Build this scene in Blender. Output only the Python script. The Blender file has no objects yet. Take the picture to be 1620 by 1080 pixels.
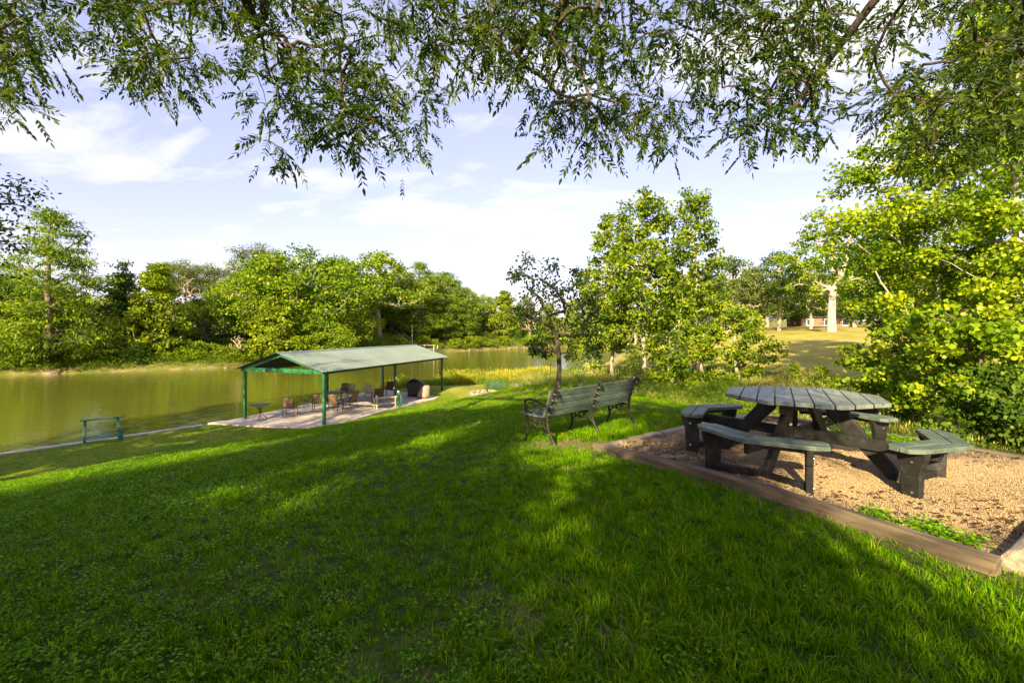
import bpy, bmesh, math, random
import numpy as np
from mathutils import Vector, Matrix

sc = bpy.context.scene
R = math.radians
# ------------------------------------------------------------------ camera
CAMZ = 1.6
F_PX, CX, HY = 720.0, 810.0, 522.0          # focal length, centre and horizon in photo pixels
cam_d = bpy.data.cameras.new('camera'); cam = bpy.data.objects.new('camera', cam_d)
sc.collection.objects.link(cam); sc.camera = cam
cam.location = (0, 0, CAMZ); cam.rotation_euler = (R(90), 0, 0)
cam_d.sensor_width = 36; cam_d.lens = 36 * F_PX / 1620
cam_d.shift_y = -(540 - HY) / 1620; cam_d.clip_start = .05; cam_d.clip_end = 3000
# ------------------------------------------------------------------ sun and sky
SUN_EL, SUN_AZ = 25.5, 199.0                # azimuth clockwise from +Y
TO_SUN = Vector((math.sin(R(SUN_AZ)) * math.cos(R(SUN_EL)), math.cos(R(SUN_AZ)) * math.cos(R(SUN_EL)), math.sin(R(SUN_EL))))
sun_d = bpy.data.lights.new('sun', 'SUN'); sun = bpy.data.objects.new('sun', sun_d)
sc.collection.objects.link(sun); sun.location = (-10, -20, 30)
sun.rotation_euler = TO_SUN.to_track_quat('Z', 'Y').to_euler()
sun_d.energy = 5.0; sun_d.angle = R(.55); sun_d.color = (1.0, .80, .46)
world = bpy.data.worlds.new('World'); sc.world = world; world.use_nodes = True
wn, wl = world.node_tree.nodes, world.node_tree.links
wn.clear()
w_out = wn.new('ShaderNodeOutputWorld'); w_bg = wn.new('ShaderNodeBackground')
sky = wn.new('ShaderNodeTexSky'); sky.sky_type = 'NISHITA'; sky.sun_disc = False
sky.sun_elevation = R(SUN_EL); sky.sun_rotation = R(SUN_AZ); sky.air_density = 1.0; sky.dust_density = 1.1; sky.ozone_density = 2.2
w_bg.inputs['Strength'].default_value = .115
tc = wn.new('ShaderNodeTexCoord'); sep = wn.new('ShaderNodeSeparateXYZ'); wl.new(tc.outputs['Generated'], sep.inputs[0])
# clouds: noise on a flat layer overhead (direction divided by its height)
zc = wn.new('ShaderNodeMath'); zc.operation = 'MAXIMUM'; zc.inputs[1].default_value = .03; wl.new(sep.outputs['Z'], zc.inputs[0])
zo = wn.new('ShaderNodeMath'); zo.operation = 'ADD'; zo.inputs[1].default_value = .16; wl.new(zc.outputs[0], zo.inputs[0])
dv = wn.new('ShaderNodeVectorMath'); dv.operation = 'DIVIDE'
cmb = wn.new('ShaderNodeCombineXYZ')
for i in range(3): wl.new(zo.outputs[0], cmb.inputs[i])
wl.new(tc.outputs['Generated'], dv.inputs[0]); wl.new(cmb.outputs[0], dv.inputs[1])
mp = wn.new('ShaderNodeMapping'); mp.inputs['Scale'].default_value = (.75, 1.25, .3); mp.inputs['Rotation'].default_value = (0, 0, R(24)); mp.inputs['Location'].default_value = (3.1, 1.7, 0)
wl.new(dv.outputs[0], mp.inputs[0])
nz = wn.new('ShaderNodeTexNoise'); nz.inputs['Scale'].default_value = 1.7; nz.inputs['Detail'].default_value = 7; nz.inputs['Roughness'].default_value = .55; nz.inputs['Distortion'].default_value = .35
wl.new(mp.outputs[0], nz.inputs['Vector'])
cr = wn.new('ShaderNodeValToRGB'); cr.color_ramp.elements[0].position = .52; cr.color_ramp.elements[1].position = .67
wl.new(nz.outputs['Fac'], cr.inputs[0])
mxr = wn.new('ShaderNodeMix'); mxr.data_type = 'RGBA'; mxr.inputs[7].default_value = (3.2, 3.15, 3.3, 1)
wl.new(cr.outputs[0], mxr.inputs[0]); 
hs = wn.new('ShaderNodeMix'); hs.data_type = 'RGBA'; hs.blend_type = 'MULTIPLY'; hs.inputs[0].default_value = 1; hs.inputs[7].default_value = (1.38, .98, 1.04, 1)
even = wn.new('ShaderNodeMix'); even.data_type = 'RGBA'; even.inputs[0].default_value = .58; even.inputs[7].default_value = (1.68, 1.78, 2.5, 1)
wl.new(sky.outputs[0], hs.inputs[6]); wl.new(hs.outputs[2], even.inputs[6]); wl.new(even.outputs[2], mxr.inputs[6]); wl.new(mxr.outputs[2], w_bg.inputs['Color']); wl.new(w_bg.outputs[0], w_out.inputs[0])
# ------------------------------------------------------------------ exposure
vs = sc.view_settings; vs.view_transform = 'Standard'; vs.look = 'None'; vs.exposure = 1.7; vs.gamma = 1; vs.use_curve_mapping = False
sc.cycles.max_bounces = 8; sc.cycles.diffuse_bounces = 3; sc.cycles.transmission_bounces = 4; sc.cycles.transparent_max_bounces = 6
sc.cycles.use_denoising = True; sc.cycles.sample_clamp_indirect = 6

# ================================================================== helpers
COL = sc.collection
rng = np.random.default_rng(7)
random.seed(7)
UP = np.array((0, 0, 1.0))

def at(px, py, d):
    return np.array(((px - CX) / F_PX * d, d, CAMZ + (HY - py) / F_PX * d))

def link(o, parent=None):
    COL.objects.link(o)
    if parent is not None: o.parent = parent
    return o

def tag(o, label=None, cat=None, group=None, kind=None):
    if label: o['label'] = label
    if cat: o['category'] = cat
    if group: o['group'] = group
    if kind: o['kind'] = kind
    return o

def empty(name, loc=(0, 0, 0), rz=0.0, label=None, cat=None, group=None):
    o = bpy.data.objects.new(name, None); o.empty_display_size = .1
    link(o); o.location = tuple(loc); o.rotation_euler = (0, 0, rz)
    return tag(o, label, cat, group)

def copy_tree(o, parent=None):
    c = o.copy(); link(c); c.parent = parent
    if parent is not None: c.matrix_parent_inverse = o.matrix_parent_inverse
    for ch in list(o.children): copy_tree(ch, c)
    return c

def np_mesh(name, V, F, mats=(), attr=None, smooth=False, midx=None):
    V = np.ascontiguousarray(V, dtype=np.float32); F = np.ascontiguousarray(F, dtype=np.int32)
    me = bpy.data.meshes.new(name); k = F.shape[1]
    me.vertices.add(len(V)); me.vertices.foreach_set('co', V.ravel())
    me.loops.add(F.size); me.loops.foreach_set('vertex_index', F.ravel())
    me.polygons.add(len(F)); me.polygons.foreach_set('loop_start', np.arange(0, F.size, k, dtype=np.int32))
    if smooth: me.polygons.foreach_set('use_smooth', np.ones(len(F), dtype=bool))
    for m in mats: me.materials.append(m)
    if midx is not None: me.polygons.foreach_set('material_index', np.asarray(midx, dtype=np.int32))
    if attr:
        for n_, a in attr.items():
            at_ = me.attributes.new(n_, 'FLOAT', 'POINT'); at_.data.foreach_set('value', np.ascontiguousarray(a, dtype=np.float32))
    me.update(calc_edges=True)
    return me

def nobj(name, me, parent=None):
    return link(bpy.data.objects.new(name, me), parent)

class MB:
    """collects hard-surface pieces; build() links them as one mesh object"""
    def __init__(s): s.v, s.f = [], []
    def add(s, vs_, fs_):
        n = len(s.v); s.v += [tuple(map(float, q)) for q in vs_]; s.f += [tuple(i + n for i in q) for q in fs_]
        return s
    def box(s, c, size, rz=0, M=None):
        hx, hy, hz = [q / 2 for q in size]
        pts = [Vector((x, y, z)) for z in (-hz, hz) for x, y in ((-hx, -hy), (hx, -hy), (hx, hy), (-hx, hy))]
        rot = M if M is not None else Matrix.Rotation(rz, 3, 'Z')
        pts = [rot @ p + Vector(c) for p in pts]
        return s.add(pts, [(3, 2, 1, 0), (4, 5, 6, 7), (0, 1, 5, 4), (1, 2, 6, 5), (2, 3, 7, 6), (3, 0, 4, 7)])
    def bar(s, a, b, w, h, up=(0, 0, 1)):
        a, b = Vector(a), Vector(b); d = (b - a).normalized(); u = Vector(up)
        if abs(d.dot(u)) > .98: u = Vector((0, 1, 0))
        x = d.cross(u).normalized(); z = x.cross(d).normalized()
        pts = [p + x * sx * w / 2 + z * sz * h / 2 for p in (a, b) for sx, sz in ((-1, -1), (1, -1), (1, 1), (-1, 1))]
        return s.add(pts, [(3, 2, 1, 0), (4, 5, 6, 7), (0, 1, 5, 4), (1, 2, 6, 5), (2, 3, 7, 6), (3, 0, 4, 7)])
    def tube(s, pts, r, n=8, closed=False):
        pts = [Vector(p) for p in pts]; rs = r if isinstance(r, (list, tuple)) else [r] * len(pts)
        m = len(pts); base = len(s.v); prev = None
        for i, p in enumerate(pts):
            d = (pts[(i + 1) % m] - pts[i - 1]) if closed else (pts[min(i + 1, m - 1)] - pts[max(i - 1, 0)])
            d.normalize()
            if prev is None:
                u = Vector((0, 0, 1)) if abs(d.z) < .9 else Vector((1, 0, 0))
                x = d.cross(u).normalized()
            else:
                x = (prev - d * prev.dot(d)).normalized()
            prev = x; y = d.cross(x)
            for k in range(n):
                a = 2 * math.pi * k / n
                s.v.append(tuple(p + (x * math.cos(a) + y * math.sin(a)) * rs[i]))
        for i in range(m if closed else m - 1):
            j = (i + 1) % m
            for k in range(n):
                k2 = (k + 1) % n
                s.f.append((base + i * n + k, base + i * n + k2, base + j * n + k2, base + j * n + k))
        if not closed:
            s.f.append(tuple(base + k for k in reversed(range(n)))); s.f.append(tuple(base + (m - 1) * n + k for k in range(n)))
        return s
    def prism(s, poly, z0, z1):
        n = len(poly)
        vs_ = [(x, y, z0) for x, y in poly] + [(x, y, z1) for x, y in poly]
        fs_ = [tuple(reversed(range(n))), tuple(range(n, 2 * n))] + [(i, (i + 1) % n, n + (i + 1) % n, n + i) for i in range(n)]
        return s.add(vs_, fs_)
    def extrude(s, poly3, vec):
        n = len(poly3); v = Vector(vec)
        vs_ = [Vector(p) for p in poly3]; vs_ = vs_ + [p + v for p in vs_]
        fs_ = [tuple(range(n)), tuple(reversed(range(n, 2 * n)))] + [(i, n + i, n + (i + 1) % n, (i + 1) % n) for i in range(n)]
        return s.add(vs_, fs_)
    def lathe(s, prof, n=20, c=(0, 0, 0)):
        base = len(s.v)
        for r_, z_ in prof:
            for k in range(n):
                a = 2 * math.pi * k / n; s.v.append((c[0] + r_ * math.cos(a), c[1] + r_ * math.sin(a), c[2] + z_))
        for i in range(len(prof) - 1):
            for k in range(n):
                k2 = (k + 1) % n; s.f.append((base + i * n + k, base + i * n + k2, base + (i + 1) * n + k2, base + (i + 1) * n + k))
        s.f.append(tuple(base + k for k in reversed(range(n)))); s.f.append(tuple(base + (len(prof) - 1) * n + k for k in range(n)))
        return s
    def build(s, name, mat, parent=None, bevel=0, smooth=False, seg=2):
        me = bpy.data.meshes.new(name); me.from_pydata(s.v, [], s.f); me.materials.append(mat)
        bm = bmesh.new(); bm.from_mesh(me); bmesh.ops.recalc_face_normals(bm, faces=bm.faces); bm.to_mesh(me); bm.free()
        if smooth:
            for p in me.polygons: p.use_smooth = True
        o = nobj(name, me, parent)
        if bevel:
            m = o.modifiers.new('bevel', 'BEVEL'); m.width = bevel; m.segments = seg; m.limit_method = 'ANGLE'; m.angle_limit = R(40)
        return o

# ------------------------------------------------------------------ materials
def new_mat(name):
    m = bpy.data.materials.new(name); m.use_nodes = True; m.node_tree.nodes.clear()
    return m, m.node_tree.nodes, m.node_tree.links

def ramp(n, stops):
    r = n.new('ShaderNodeValToRGB'); e = r.color_ramp.elements
    e[0].position, e[0].color = stops[0][0], (*stops[0][1], 1)
    e[1].position, e[1].color = stops[-1][0], (*stops[-1][1], 1)
    for p, c in stops[1:-1]:
        q = e.new(p); q.color = (*c, 1)
    return r

def surf(name, stops, scale=6, rough=.7, bump=.2, stretch=(1, 1, 1), detail=6, metallic=0, bump_scale=None, spec=.4, coord='Object', fine=None, bdist=.01, rand=0):
    """noise-coloured principled surface with fine relief"""
    m, n, l = new_mat(name)
    out = n.new('ShaderNodeOutputMaterial'); p = n.new('ShaderNodeBsdfPrincipled'); l.new(p.outputs[0], out.inputs[0])
    t = n.new('ShaderNodeTexCoord'); mpn = n.new('ShaderNodeMapping'); mpn.inputs['Scale'].default_value = stretch
    l.new(t.outputs[coord], mpn.inputs[0])
    vec = mpn.outputs[0]
    if rand:
        oi = n.new('ShaderNodeObjectInfo'); va = n.new('ShaderNodeVectorMath'); va.operation = 'MULTIPLY_ADD'
        va.inputs[1].default_value = (1, 1, 1); l.new(vec, va.inputs[0])
        sc_ = n.new('ShaderNodeVectorMath'); sc_.operation = 'SCALE'; sc_.inputs[0].default_value = (17, 31, 23); l.new(oi.outputs['Random'], sc_.inputs[3])
        l.new(sc_.outputs[0], va.inputs[2]); vec = va.outputs[0]
    nz_ = n.new('ShaderNodeTexNoise'); nz_.inputs['Scale'].default_value = scale; nz_.inputs['Detail'].default_value = detail; nz_.inputs['Roughness'].default_value = .62
    l.new(vec, nz_.inputs['Vector'])
    r = ramp(n, stops); l.new(nz_.outputs['Fac'], r.inputs[0]); col = r.outputs[0]
    if fine:
        n2 = n.new('ShaderNodeTexNoise'); n2.inputs['Scale'].default_value = fine[0]; n2.inputs['Detail'].default_value = 4; l.new(vec, n2.inputs['Vector'])
        r2 = ramp(n, [(.35, (1 - fine[1],) * 3), (.65, (1 + fine[1],) * 3)]); l.new(n2.outputs['Fac'], r2.inputs[0])
        mm = n.new('ShaderNodeMix'); mm.data_type = 'RGBA'; mm.blend_type = 'MULTIPLY'; mm.inputs[0].default_value = 1
        l.new(col, mm.inputs[6]); l.new(r2.outputs[0], mm.inputs[7]); col = mm.outputs[2]
    l.new(col, p.inputs['Base Color'])
    p.inputs['Roughness'].default_value = rough; p.inputs['Metallic'].default_value = metallic; p.inputs['Specular IOR Level'].default_value = spec
    if bump:
        n3 = n.new('ShaderNodeTexNoise'); n3.inputs['Scale'].default_value = bump_scale or scale * 4; n3.inputs['Detail'].default_value = 5; l.new(vec, n3.inputs['Vector'])
        b = n.new('ShaderNodeBump'); b.inputs['Strength'].default_value = bump; b.inputs['Distance'].default_value = bdist
        l.new(n3.outputs['Fac'], b.inputs['Height']); l.new(b.outputs[0], p.inputs['Normal'])
    return m

def leaf_mat(name, stops, trans=.4, rough=.5, tcol=(1.2, 1.35, .45), spec=.13):
    """leaf: per-leaf tint attribute picks the colour; light also passes through"""
    m, n, l = new_mat(name)
    out = n.new('ShaderNodeOutputMaterial'); p = n.new('ShaderNodeBsdfPrincipled'); tr = n.new('ShaderNodeBsdfTranslucent'); mx = n.new('ShaderNodeMixShader')
    a = n.new('ShaderNodeAttribute'); a.attribute_name = 'tint'
    oi = n.new('ShaderNodeObjectInfo'); ma = n.new('ShaderNodeMath'); ma.operation = 'MULTIPLY_ADD'; ma.inputs[1].default_value = .22; 
    l.new(oi.outputs['Random'], ma.inputs[0]); l.new(a.outputs['Fac'], ma.inputs[2])
    sb = n.new('ShaderNodeMath'); sb.operation = 'SUBTRACT'; sb.inputs[1].default_value = .11; l.new(ma.outputs[0], sb.inputs[0])
    r = ramp(n, stops); l.new(sb.outputs[0], r.inputs[0]); l.new(r.outputs[0], p.inputs['Base Color'])
    mm = n.new('ShaderNodeMix'); mm.data_type = 'RGBA'; mm.blend_type = 'MULTIPLY'; mm.inputs[0].default_value = 1; mm.inputs[7].default_value = (*tcol, 1)
    l.new(r.outputs[0], mm.inputs[6]); l.new(mm.outputs[2], tr.inputs['Color'])
    p.inputs['Roughness'].default_value = rough; p.inputs['Specular IOR Level'].default_value = spec
    mx.inputs[0].default_value = trans; l.new(p.outputs[0], mx.inputs[1]); l.new(tr.outputs[0], mx.inputs[2]); l.new(mx.outputs[0], out.inputs[0])
    return m

M = {}
M['leaf_far'] = leaf_mat('leaf_far', [(0, (0.049, 0.112, 0.0047)), (.4, (0.126, 0.216, 0.0066)), (.75, (0.220, 0.315, 0.0094)), (1, (0.320, 0.393, 0.0160))], trans=0.33)
M['leaf_dark'] = leaf_mat('leaf_dark', [(0, (0.024, 0.062, 0.0058)), (.5, (0.054, 0.112, 0.0079)), (1, (0.119, 0.186, 0.0144))], trans=0.28)
M['leaf_feather'] = leaf_mat('leaf_feather', [(0, (0.069, 0.127, 0.0067)), (.5, (0.149, 0.229, 0.0120)), (1, (0.263, 0.344, 0.0188))], trans=0.33)
M['leaf_yellow'] = leaf_mat('leaf_yellow', [(0, (0.068, 0.115, 0.0048)), (.45, (0.158, 0.219, 0.0088)), (1, (0.270, 0.335, 0.0143))], trans=0.33)
M['leaf_olive'] = leaf_mat('leaf_olive', [(0, (0.051, 0.080, 0.014)), (.5, (0.111, 0.150, 0.028)), (1, (0.187, 0.220, 0.056))], trans=0.3)
M['leaf_syc'] = leaf_mat('leaf_syc', [(0, (0.046, 0.094, 0.0041)), (.4, (0.116, 0.188, 0.0072)), (.8, (0.213, 0.287, 0.0104)), (1, (0.297, 0.342, 0.0234))], trans=0.33)
M['leaf_box'] = leaf_mat('leaf_box', [(0, (0.054, 0.115, 0.0032)), (.4, (0.139, 0.230, 0.0048)), (.8, (0.247, 0.345, 0.0080)), (1, (0.343, 0.391, 0.0154))], trans=0.36)
M['leaf_pecan'] = leaf_mat('leaf_pecan', [(0, (0.025, 0.052, 0.0066)), (.5, (0.052, 0.092, 0.0088)), (1, (0.113, 0.146, 0.0121))], trans=0.38, rough=.42)
M['leaf_oak'] = leaf_mat('leaf_oak', [(0, (.015, .035, .008)), (.6, (.04, .07, .012)), (1, (.12, .13, .02))], trans=.3)
M['leaf_young'] = leaf_mat('leaf_young', [(0, (.014, .035, .008)), (.6, (.035, .07, .012)), (1, (.07, .11, .015))], trans=.3)
M['grass'] = leaf_mat('grass', [(0, (.062, .178, .0007)), (.45, (.128, .285, .001)), (.8, (.235, .37, .003)), (1, (.45, .47, .02))], trans=.4, rough=.6, spec=.05, tcol=(1.2, 1.3, .4))
M['clover'] = leaf_mat('clover', [(0, (0.053, 0.171, 0.0014)), (.6, (0.115, 0.279, 0.0021)), (1, (0.211, 0.378, 0.0052))], trans=0.35)
M['weed_green'] = leaf_mat('weed_green', [(0, (0.076, 0.147, 0.008)), (.5, (0.162, 0.252, 0.014)), (1, (0.272, 0.347, 0.032))], trans=.4)
M['weed_tan'] = leaf_mat('weed_tan', [(0, (0.153, 0.179, 0.028)), (.5, (0.270, 0.284, 0.056)), (1, (0.378, 0.367, 0.096))], trans=.35, tcol=(1, 1, .8))
M['weed_gold'] = leaf_mat('weed_gold', [(0, (0.144, 0.178, 0.015)), (.5, (0.245, 0.272, 0.020)), (1, (0.346, 0.340, 0.030))], trans=.4)
M['weed_blue'] = leaf_mat('weed_blue', [(0, (.06, .10, .04)), (.5, (.12, .16, .07)), (1, (.2, .23, .11))], trans=.3)
M['litter'] = leaf_mat('litter', [(0, (.05, .025, .012)), (.5, (.11, .06, .03)), (1, (.22, .14, .07))], trans=.1, tcol=(1, 1, 1))
bark = lambda nm, a, b, **k: surf(nm, [(.3, a), (.7, b)], scale=5, rough=.9, bump=.8, stretch=(1, 1, .25), bdist=.03, **k)
M['bark'] = bark('bark', (.07, .05, .035), (.20, .155, .115))
M['bark_dark'] = bark('bark_dark', (.028, .021, .016), (.085, .066, .05))
M['bark_white'] = bark('bark_white', (.22, .185, .145), (.50, .45, .38))
M['bark_pale'] = bark('bark_pale', (.20, .16, .12), (.44, .38, .31))

# ================================================================== terrain
NB = np.array([(-75, -55), (-18.4, 16.5), (-13.9, 22.3), (-9.2, 35.8), (-6, 40.8), (2, 43.5), (6, 47), (12, 60), (20, 85), (32, 105), (60, 130), (140, 170), (400, 260)], float)
FB = np.array([(-400, -90), (-140, 10), (-90, 30), (-53, 47), (-36, 57), (-26, 75), (-14, 100), (6, 121), (40, 145), (120, 190), (400, 300)], float)
GA, GB = np.array((3, 38.)), np.array((16, 12.))
gd = (GB - GA) / np.linalg.norm(GB - GA); gn = np.array((gd[1], -gd[0]))
if gn @ (np.zeros(2) - GA) < 0: gn = -gn

def sdist(x, y, poly):
    """signed distance to a polyline, positive on its right-hand side"""
    x = np.asarray(x, float); y = np.asarray(y, float)
    best = np.full(x.shape, 1e9); sg = np.ones(x.shape)
    for (ax, ay), (bx, by) in zip(poly[:-1], poly[1:]):
        dx, dy = bx - ax, by - ay; L2 = dx * dx + dy * dy
        t = np.clip(((x - ax) * dx + (y - ay) * dy) / L2, 0, 1)
        d = np.hypot(x - ax - t * dx, y - ay - t * dy)
        c = dx * (y - ay) - dy * (x - ax)
        k = d < best - 1e-9
        best = np.where(k, d, best); sg = np.where(k, np.where(c > 0, -1, 1), sg)
    return best * sg

_P = np.random.default_rng(3).uniform(0, 6.28, (8, 2))
def vnoise(x, y, s):
    """cheap smooth noise about -1..1"""
    x = np.asarray(x, float) * s; y = np.asarray(y, float) * s; o = 0
    for k, (a, b) in enumerate(_P):
        th = k * 2.4; f = 1 + .37 * k
        o = o + np.sin(f * (x * math.cos(th) + y * math.sin(th)) + a + 1.3 * np.sin(f * .7 * (y * math.cos(th) - x * math.sin(th)) + b)) / (1 + .25 * k)
    return o / 3.2

def sstep(t): t = np.clip(t, 0, 1); return t * t * (3 - 2 * t)
def smin(a, b, k):
    h = np.clip(.5 + .5 * (b - a) / k, 0, 1); return b * (1 - h) + a * h - k * h * (1 - h)
def smooth_interp(x, xs, ys, w):
    return sum(np.interp(x + o, xs, ys) for o in (-w, -w * .5, 0, w * .5, w)) / 5
def gdist(x, y): return (np.asarray(x, float) - GA[0]) * gn[0] + (np.asarray(y, float) - GA[1]) * gn[1]

def H(x, y):
    x = np.asarray(x, float); y = np.asarray(y, float)
    s = sdist(x, y, NB); f = sdist(x, y, FB); g = gdist(x, y)
    se = s - 2.2 * sstep((y - 15) / 14) * sstep((s - 4) / 4)
    zs = smooth_interp(se, [0, 6.3, 8.3, 11, 14.6, 18, 20, 22, 24, 30, 60, 300], [-2.88, -2.88, -2.3, -1.45, -.75, -.36, -.2, -.05, .06, .15, .4, 2], .9)
    zs2 = smooth_interp(s, [0, 1.5, 6, 12, 20, 60, 300], [-3.0, -2.6, -1.2, .3, 1.9, 4, 6], .8)
    tg = (x - GA[0]) * gd[0] + (y - GA[1]) * gd[1]; wg = sstep((tg - 1) / 13)
    zgd = smooth_interp(g, [-300, -100, -45, -27, -16, -8, -3, 3, 6, 9, 10.6, 12, 15, 40], [4, 2.4, 1.75, 1.45, -.1, -1.5, -2.6, -2.7, -2.05, -1.0, -.35, .25, 1.6, 12], 1.2)
    zgs = smooth_interp(g, [-300, -100, -45, -27, -16, -8, -3, 3, 6, 9, 10.6, 12, 15, 40], [4, 2.4, 1.75, 1.45, .1, -.9, -1.4, -1.45, -1.2, -.75, -.3, .25, 1.6, 12], 1.2)
    zg = zgd * (1 - wg) + zgs * wg
    land = np.where(g > 0, smin(zg, zs, .5), smin(zg, zs2, .6))
    land = land + .3 * np.exp(-((x + 4.2) ** 2 + (y - 33.2) ** 2) / 6)
    land = land + .025 * vnoise(x, y, .55) * sstep((s - 7) / 4) + .25 * vnoise(x, y, .12) * sstep((-g - 4) / 10)
    far = smooth_interp(-f, [0, .8, 4, 10, 20, 35, 60, 300], [-3.3, -2.75, -2.0, .0, 3.4, 6.3, 7.4, 9], .5) + .5 * vnoise(x, y, .1) * sstep((-f - 3) / 8)
    bed = -4.3 + 1.1 * sstep(1 + s / 1.6) * (s > -1.6) + 1.0 * sstep(1 - f / 1.8) * (f < 1.8)
    z = np.where(s >= 0, land, np.where(f <= 0, far, bed))
    return z

def Hs(x, y): return float(H(np.array([x]), np.array([y]))[0])

def axis(parts): return np.unique(np.round(np.concatenate(parts), 4))
gx = axis([np.linspace(-700, -90, 20), np.linspace(-90, -26, 54), np.linspace(-26, 14, 170), np.linspace(14, 50, 60), np.linspace(50, 120, 36), np.linspace(120, 700, 20)])
gy = axis([np.linspace(-500, -20, 16), np.linspace(-20, -6, 15), np.linspace(-6, 48, 230), np.linspace(48, 90, 60), np.linspace(90, 170, 54), np.linspace(170, 1200, 24)])
GX, GY = np.meshgrid(gx, gy, indexing='ij'); GZ = H(GX, GY)
nx_, ny_ = GX.shape; ids = np.arange(nx_ * ny_).reshape(nx_, ny_)
quads = np.stack([ids[:-1, :-1], ids[1:, :-1], ids[1:, 1:], ids[:-1, 1:]], -1).reshape(-1, 4)
S_, F_, G_ = sdist(GX, GY, NB), sdist(GX, GY, FB), gdist(GX, GY)
lawn = ((S_ > 0) & (G_ > 9.4)) * 1.0
dry = np.where((S_ > 0) & (G_ < 9.4), np.where(G_ < -7, .9, .35), 0.0)
soil = np.where(F_ < 0, .75, 0.0) * (1 - .5 * sstep((-F_ - 35) / 20))
soil = np.maximum(soil, ((S_ < 0) & (F_ > 0)) * 1.0)

# pad polygon
PA, PB, PD, PC = np.array((1.18, 6.35)), np.array((3.02, 2.86)), np.array((6.45, 4.75)), np.array((4.62, 8.5))
def in_poly(x, y, poly, grow=0.0):
    x = np.asarray(x, float); y = np.asarray(y, float); c = np.zeros(x.shape, bool); n = len(poly)
    for i in range(n):
        (x1, y1), (x2, y2) = poly[i], poly[(i + 1) % n]
        k = ((y1 > y) != (y2 > y)) & (x < (x2 - x1) * (y - y1) / (y2 - y1 + 1e-12) + x1); c ^= k
    return c
PAD = [PA, PB, PD, PC]
def seg_dist(x, y, a, b):
    dx, dy = b[0] - a[0], b[1] - a[1]; t = np.clip(((x - a[0]) * dx + (y - a[1]) * dy) / (dx * dx + dy * dy), 0, 1)
    return np.hypot(x - a[0] - t * dx, y - a[1] - t * dy)
PATIO_Z = -2.81
PATIO = [(-14.55, 21.75), (-12.5, 21.15), (-10.2, 20.75), (-8.45, 20.75), (-7.8, 22.3), (-7.15, 24.4), (-6.4, 26.2), (-5.55, 28.0), (-4.95, 29.3), (-4.85, 30.4), (-5.3, 31.4), (-6.2, 32.0), (-7.6, 32.3), (-9.0, 33.3), (-9.3, 35.3), (-9.25, 35.75), (-13.9, 22.35)]

def bare_amount(x, y):
    """0 = thick turf, 1 = bare soil: worn spots, the foot of the timbers, the bench feet"""
    b = .32 * np.exp(-(((x - .35) / .55) ** 2 + ((y - 2.35) / .30) ** 2)) + .3 * np.exp(-(((x + .05) / .3) ** 2 + ((y - 2.75) / .2) ** 2))
    b = b + .5 * np.exp(-(((x + .6) / .25) ** 2 + ((y - 2.2) / .2) ** 2))
    b = b + .75 * np.exp(-(((x - .9) / .75) ** 2 + ((y - 6.75) / .38) ** 2)) + .6 * np.exp(-(((x - .45) / .4) ** 2 + ((y - 7.05) / .3) ** 2))
    e = seg_dist(x, y, PA, PB)
    b = b + .85 * np.exp(-(e / .17) ** 2) * (.55 + .45 * vnoise(x, y, 2.3))
    b = b + .12 * np.clip(vnoise(x + 9, y, 1.1) - .35, 0, 1) * 2
    return np.clip(b, 0, 1)
bareV = np.where(lawn > 0, bare_amount(GX, GY) * (np.hypot(GX, GY) < 30), 0)

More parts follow.
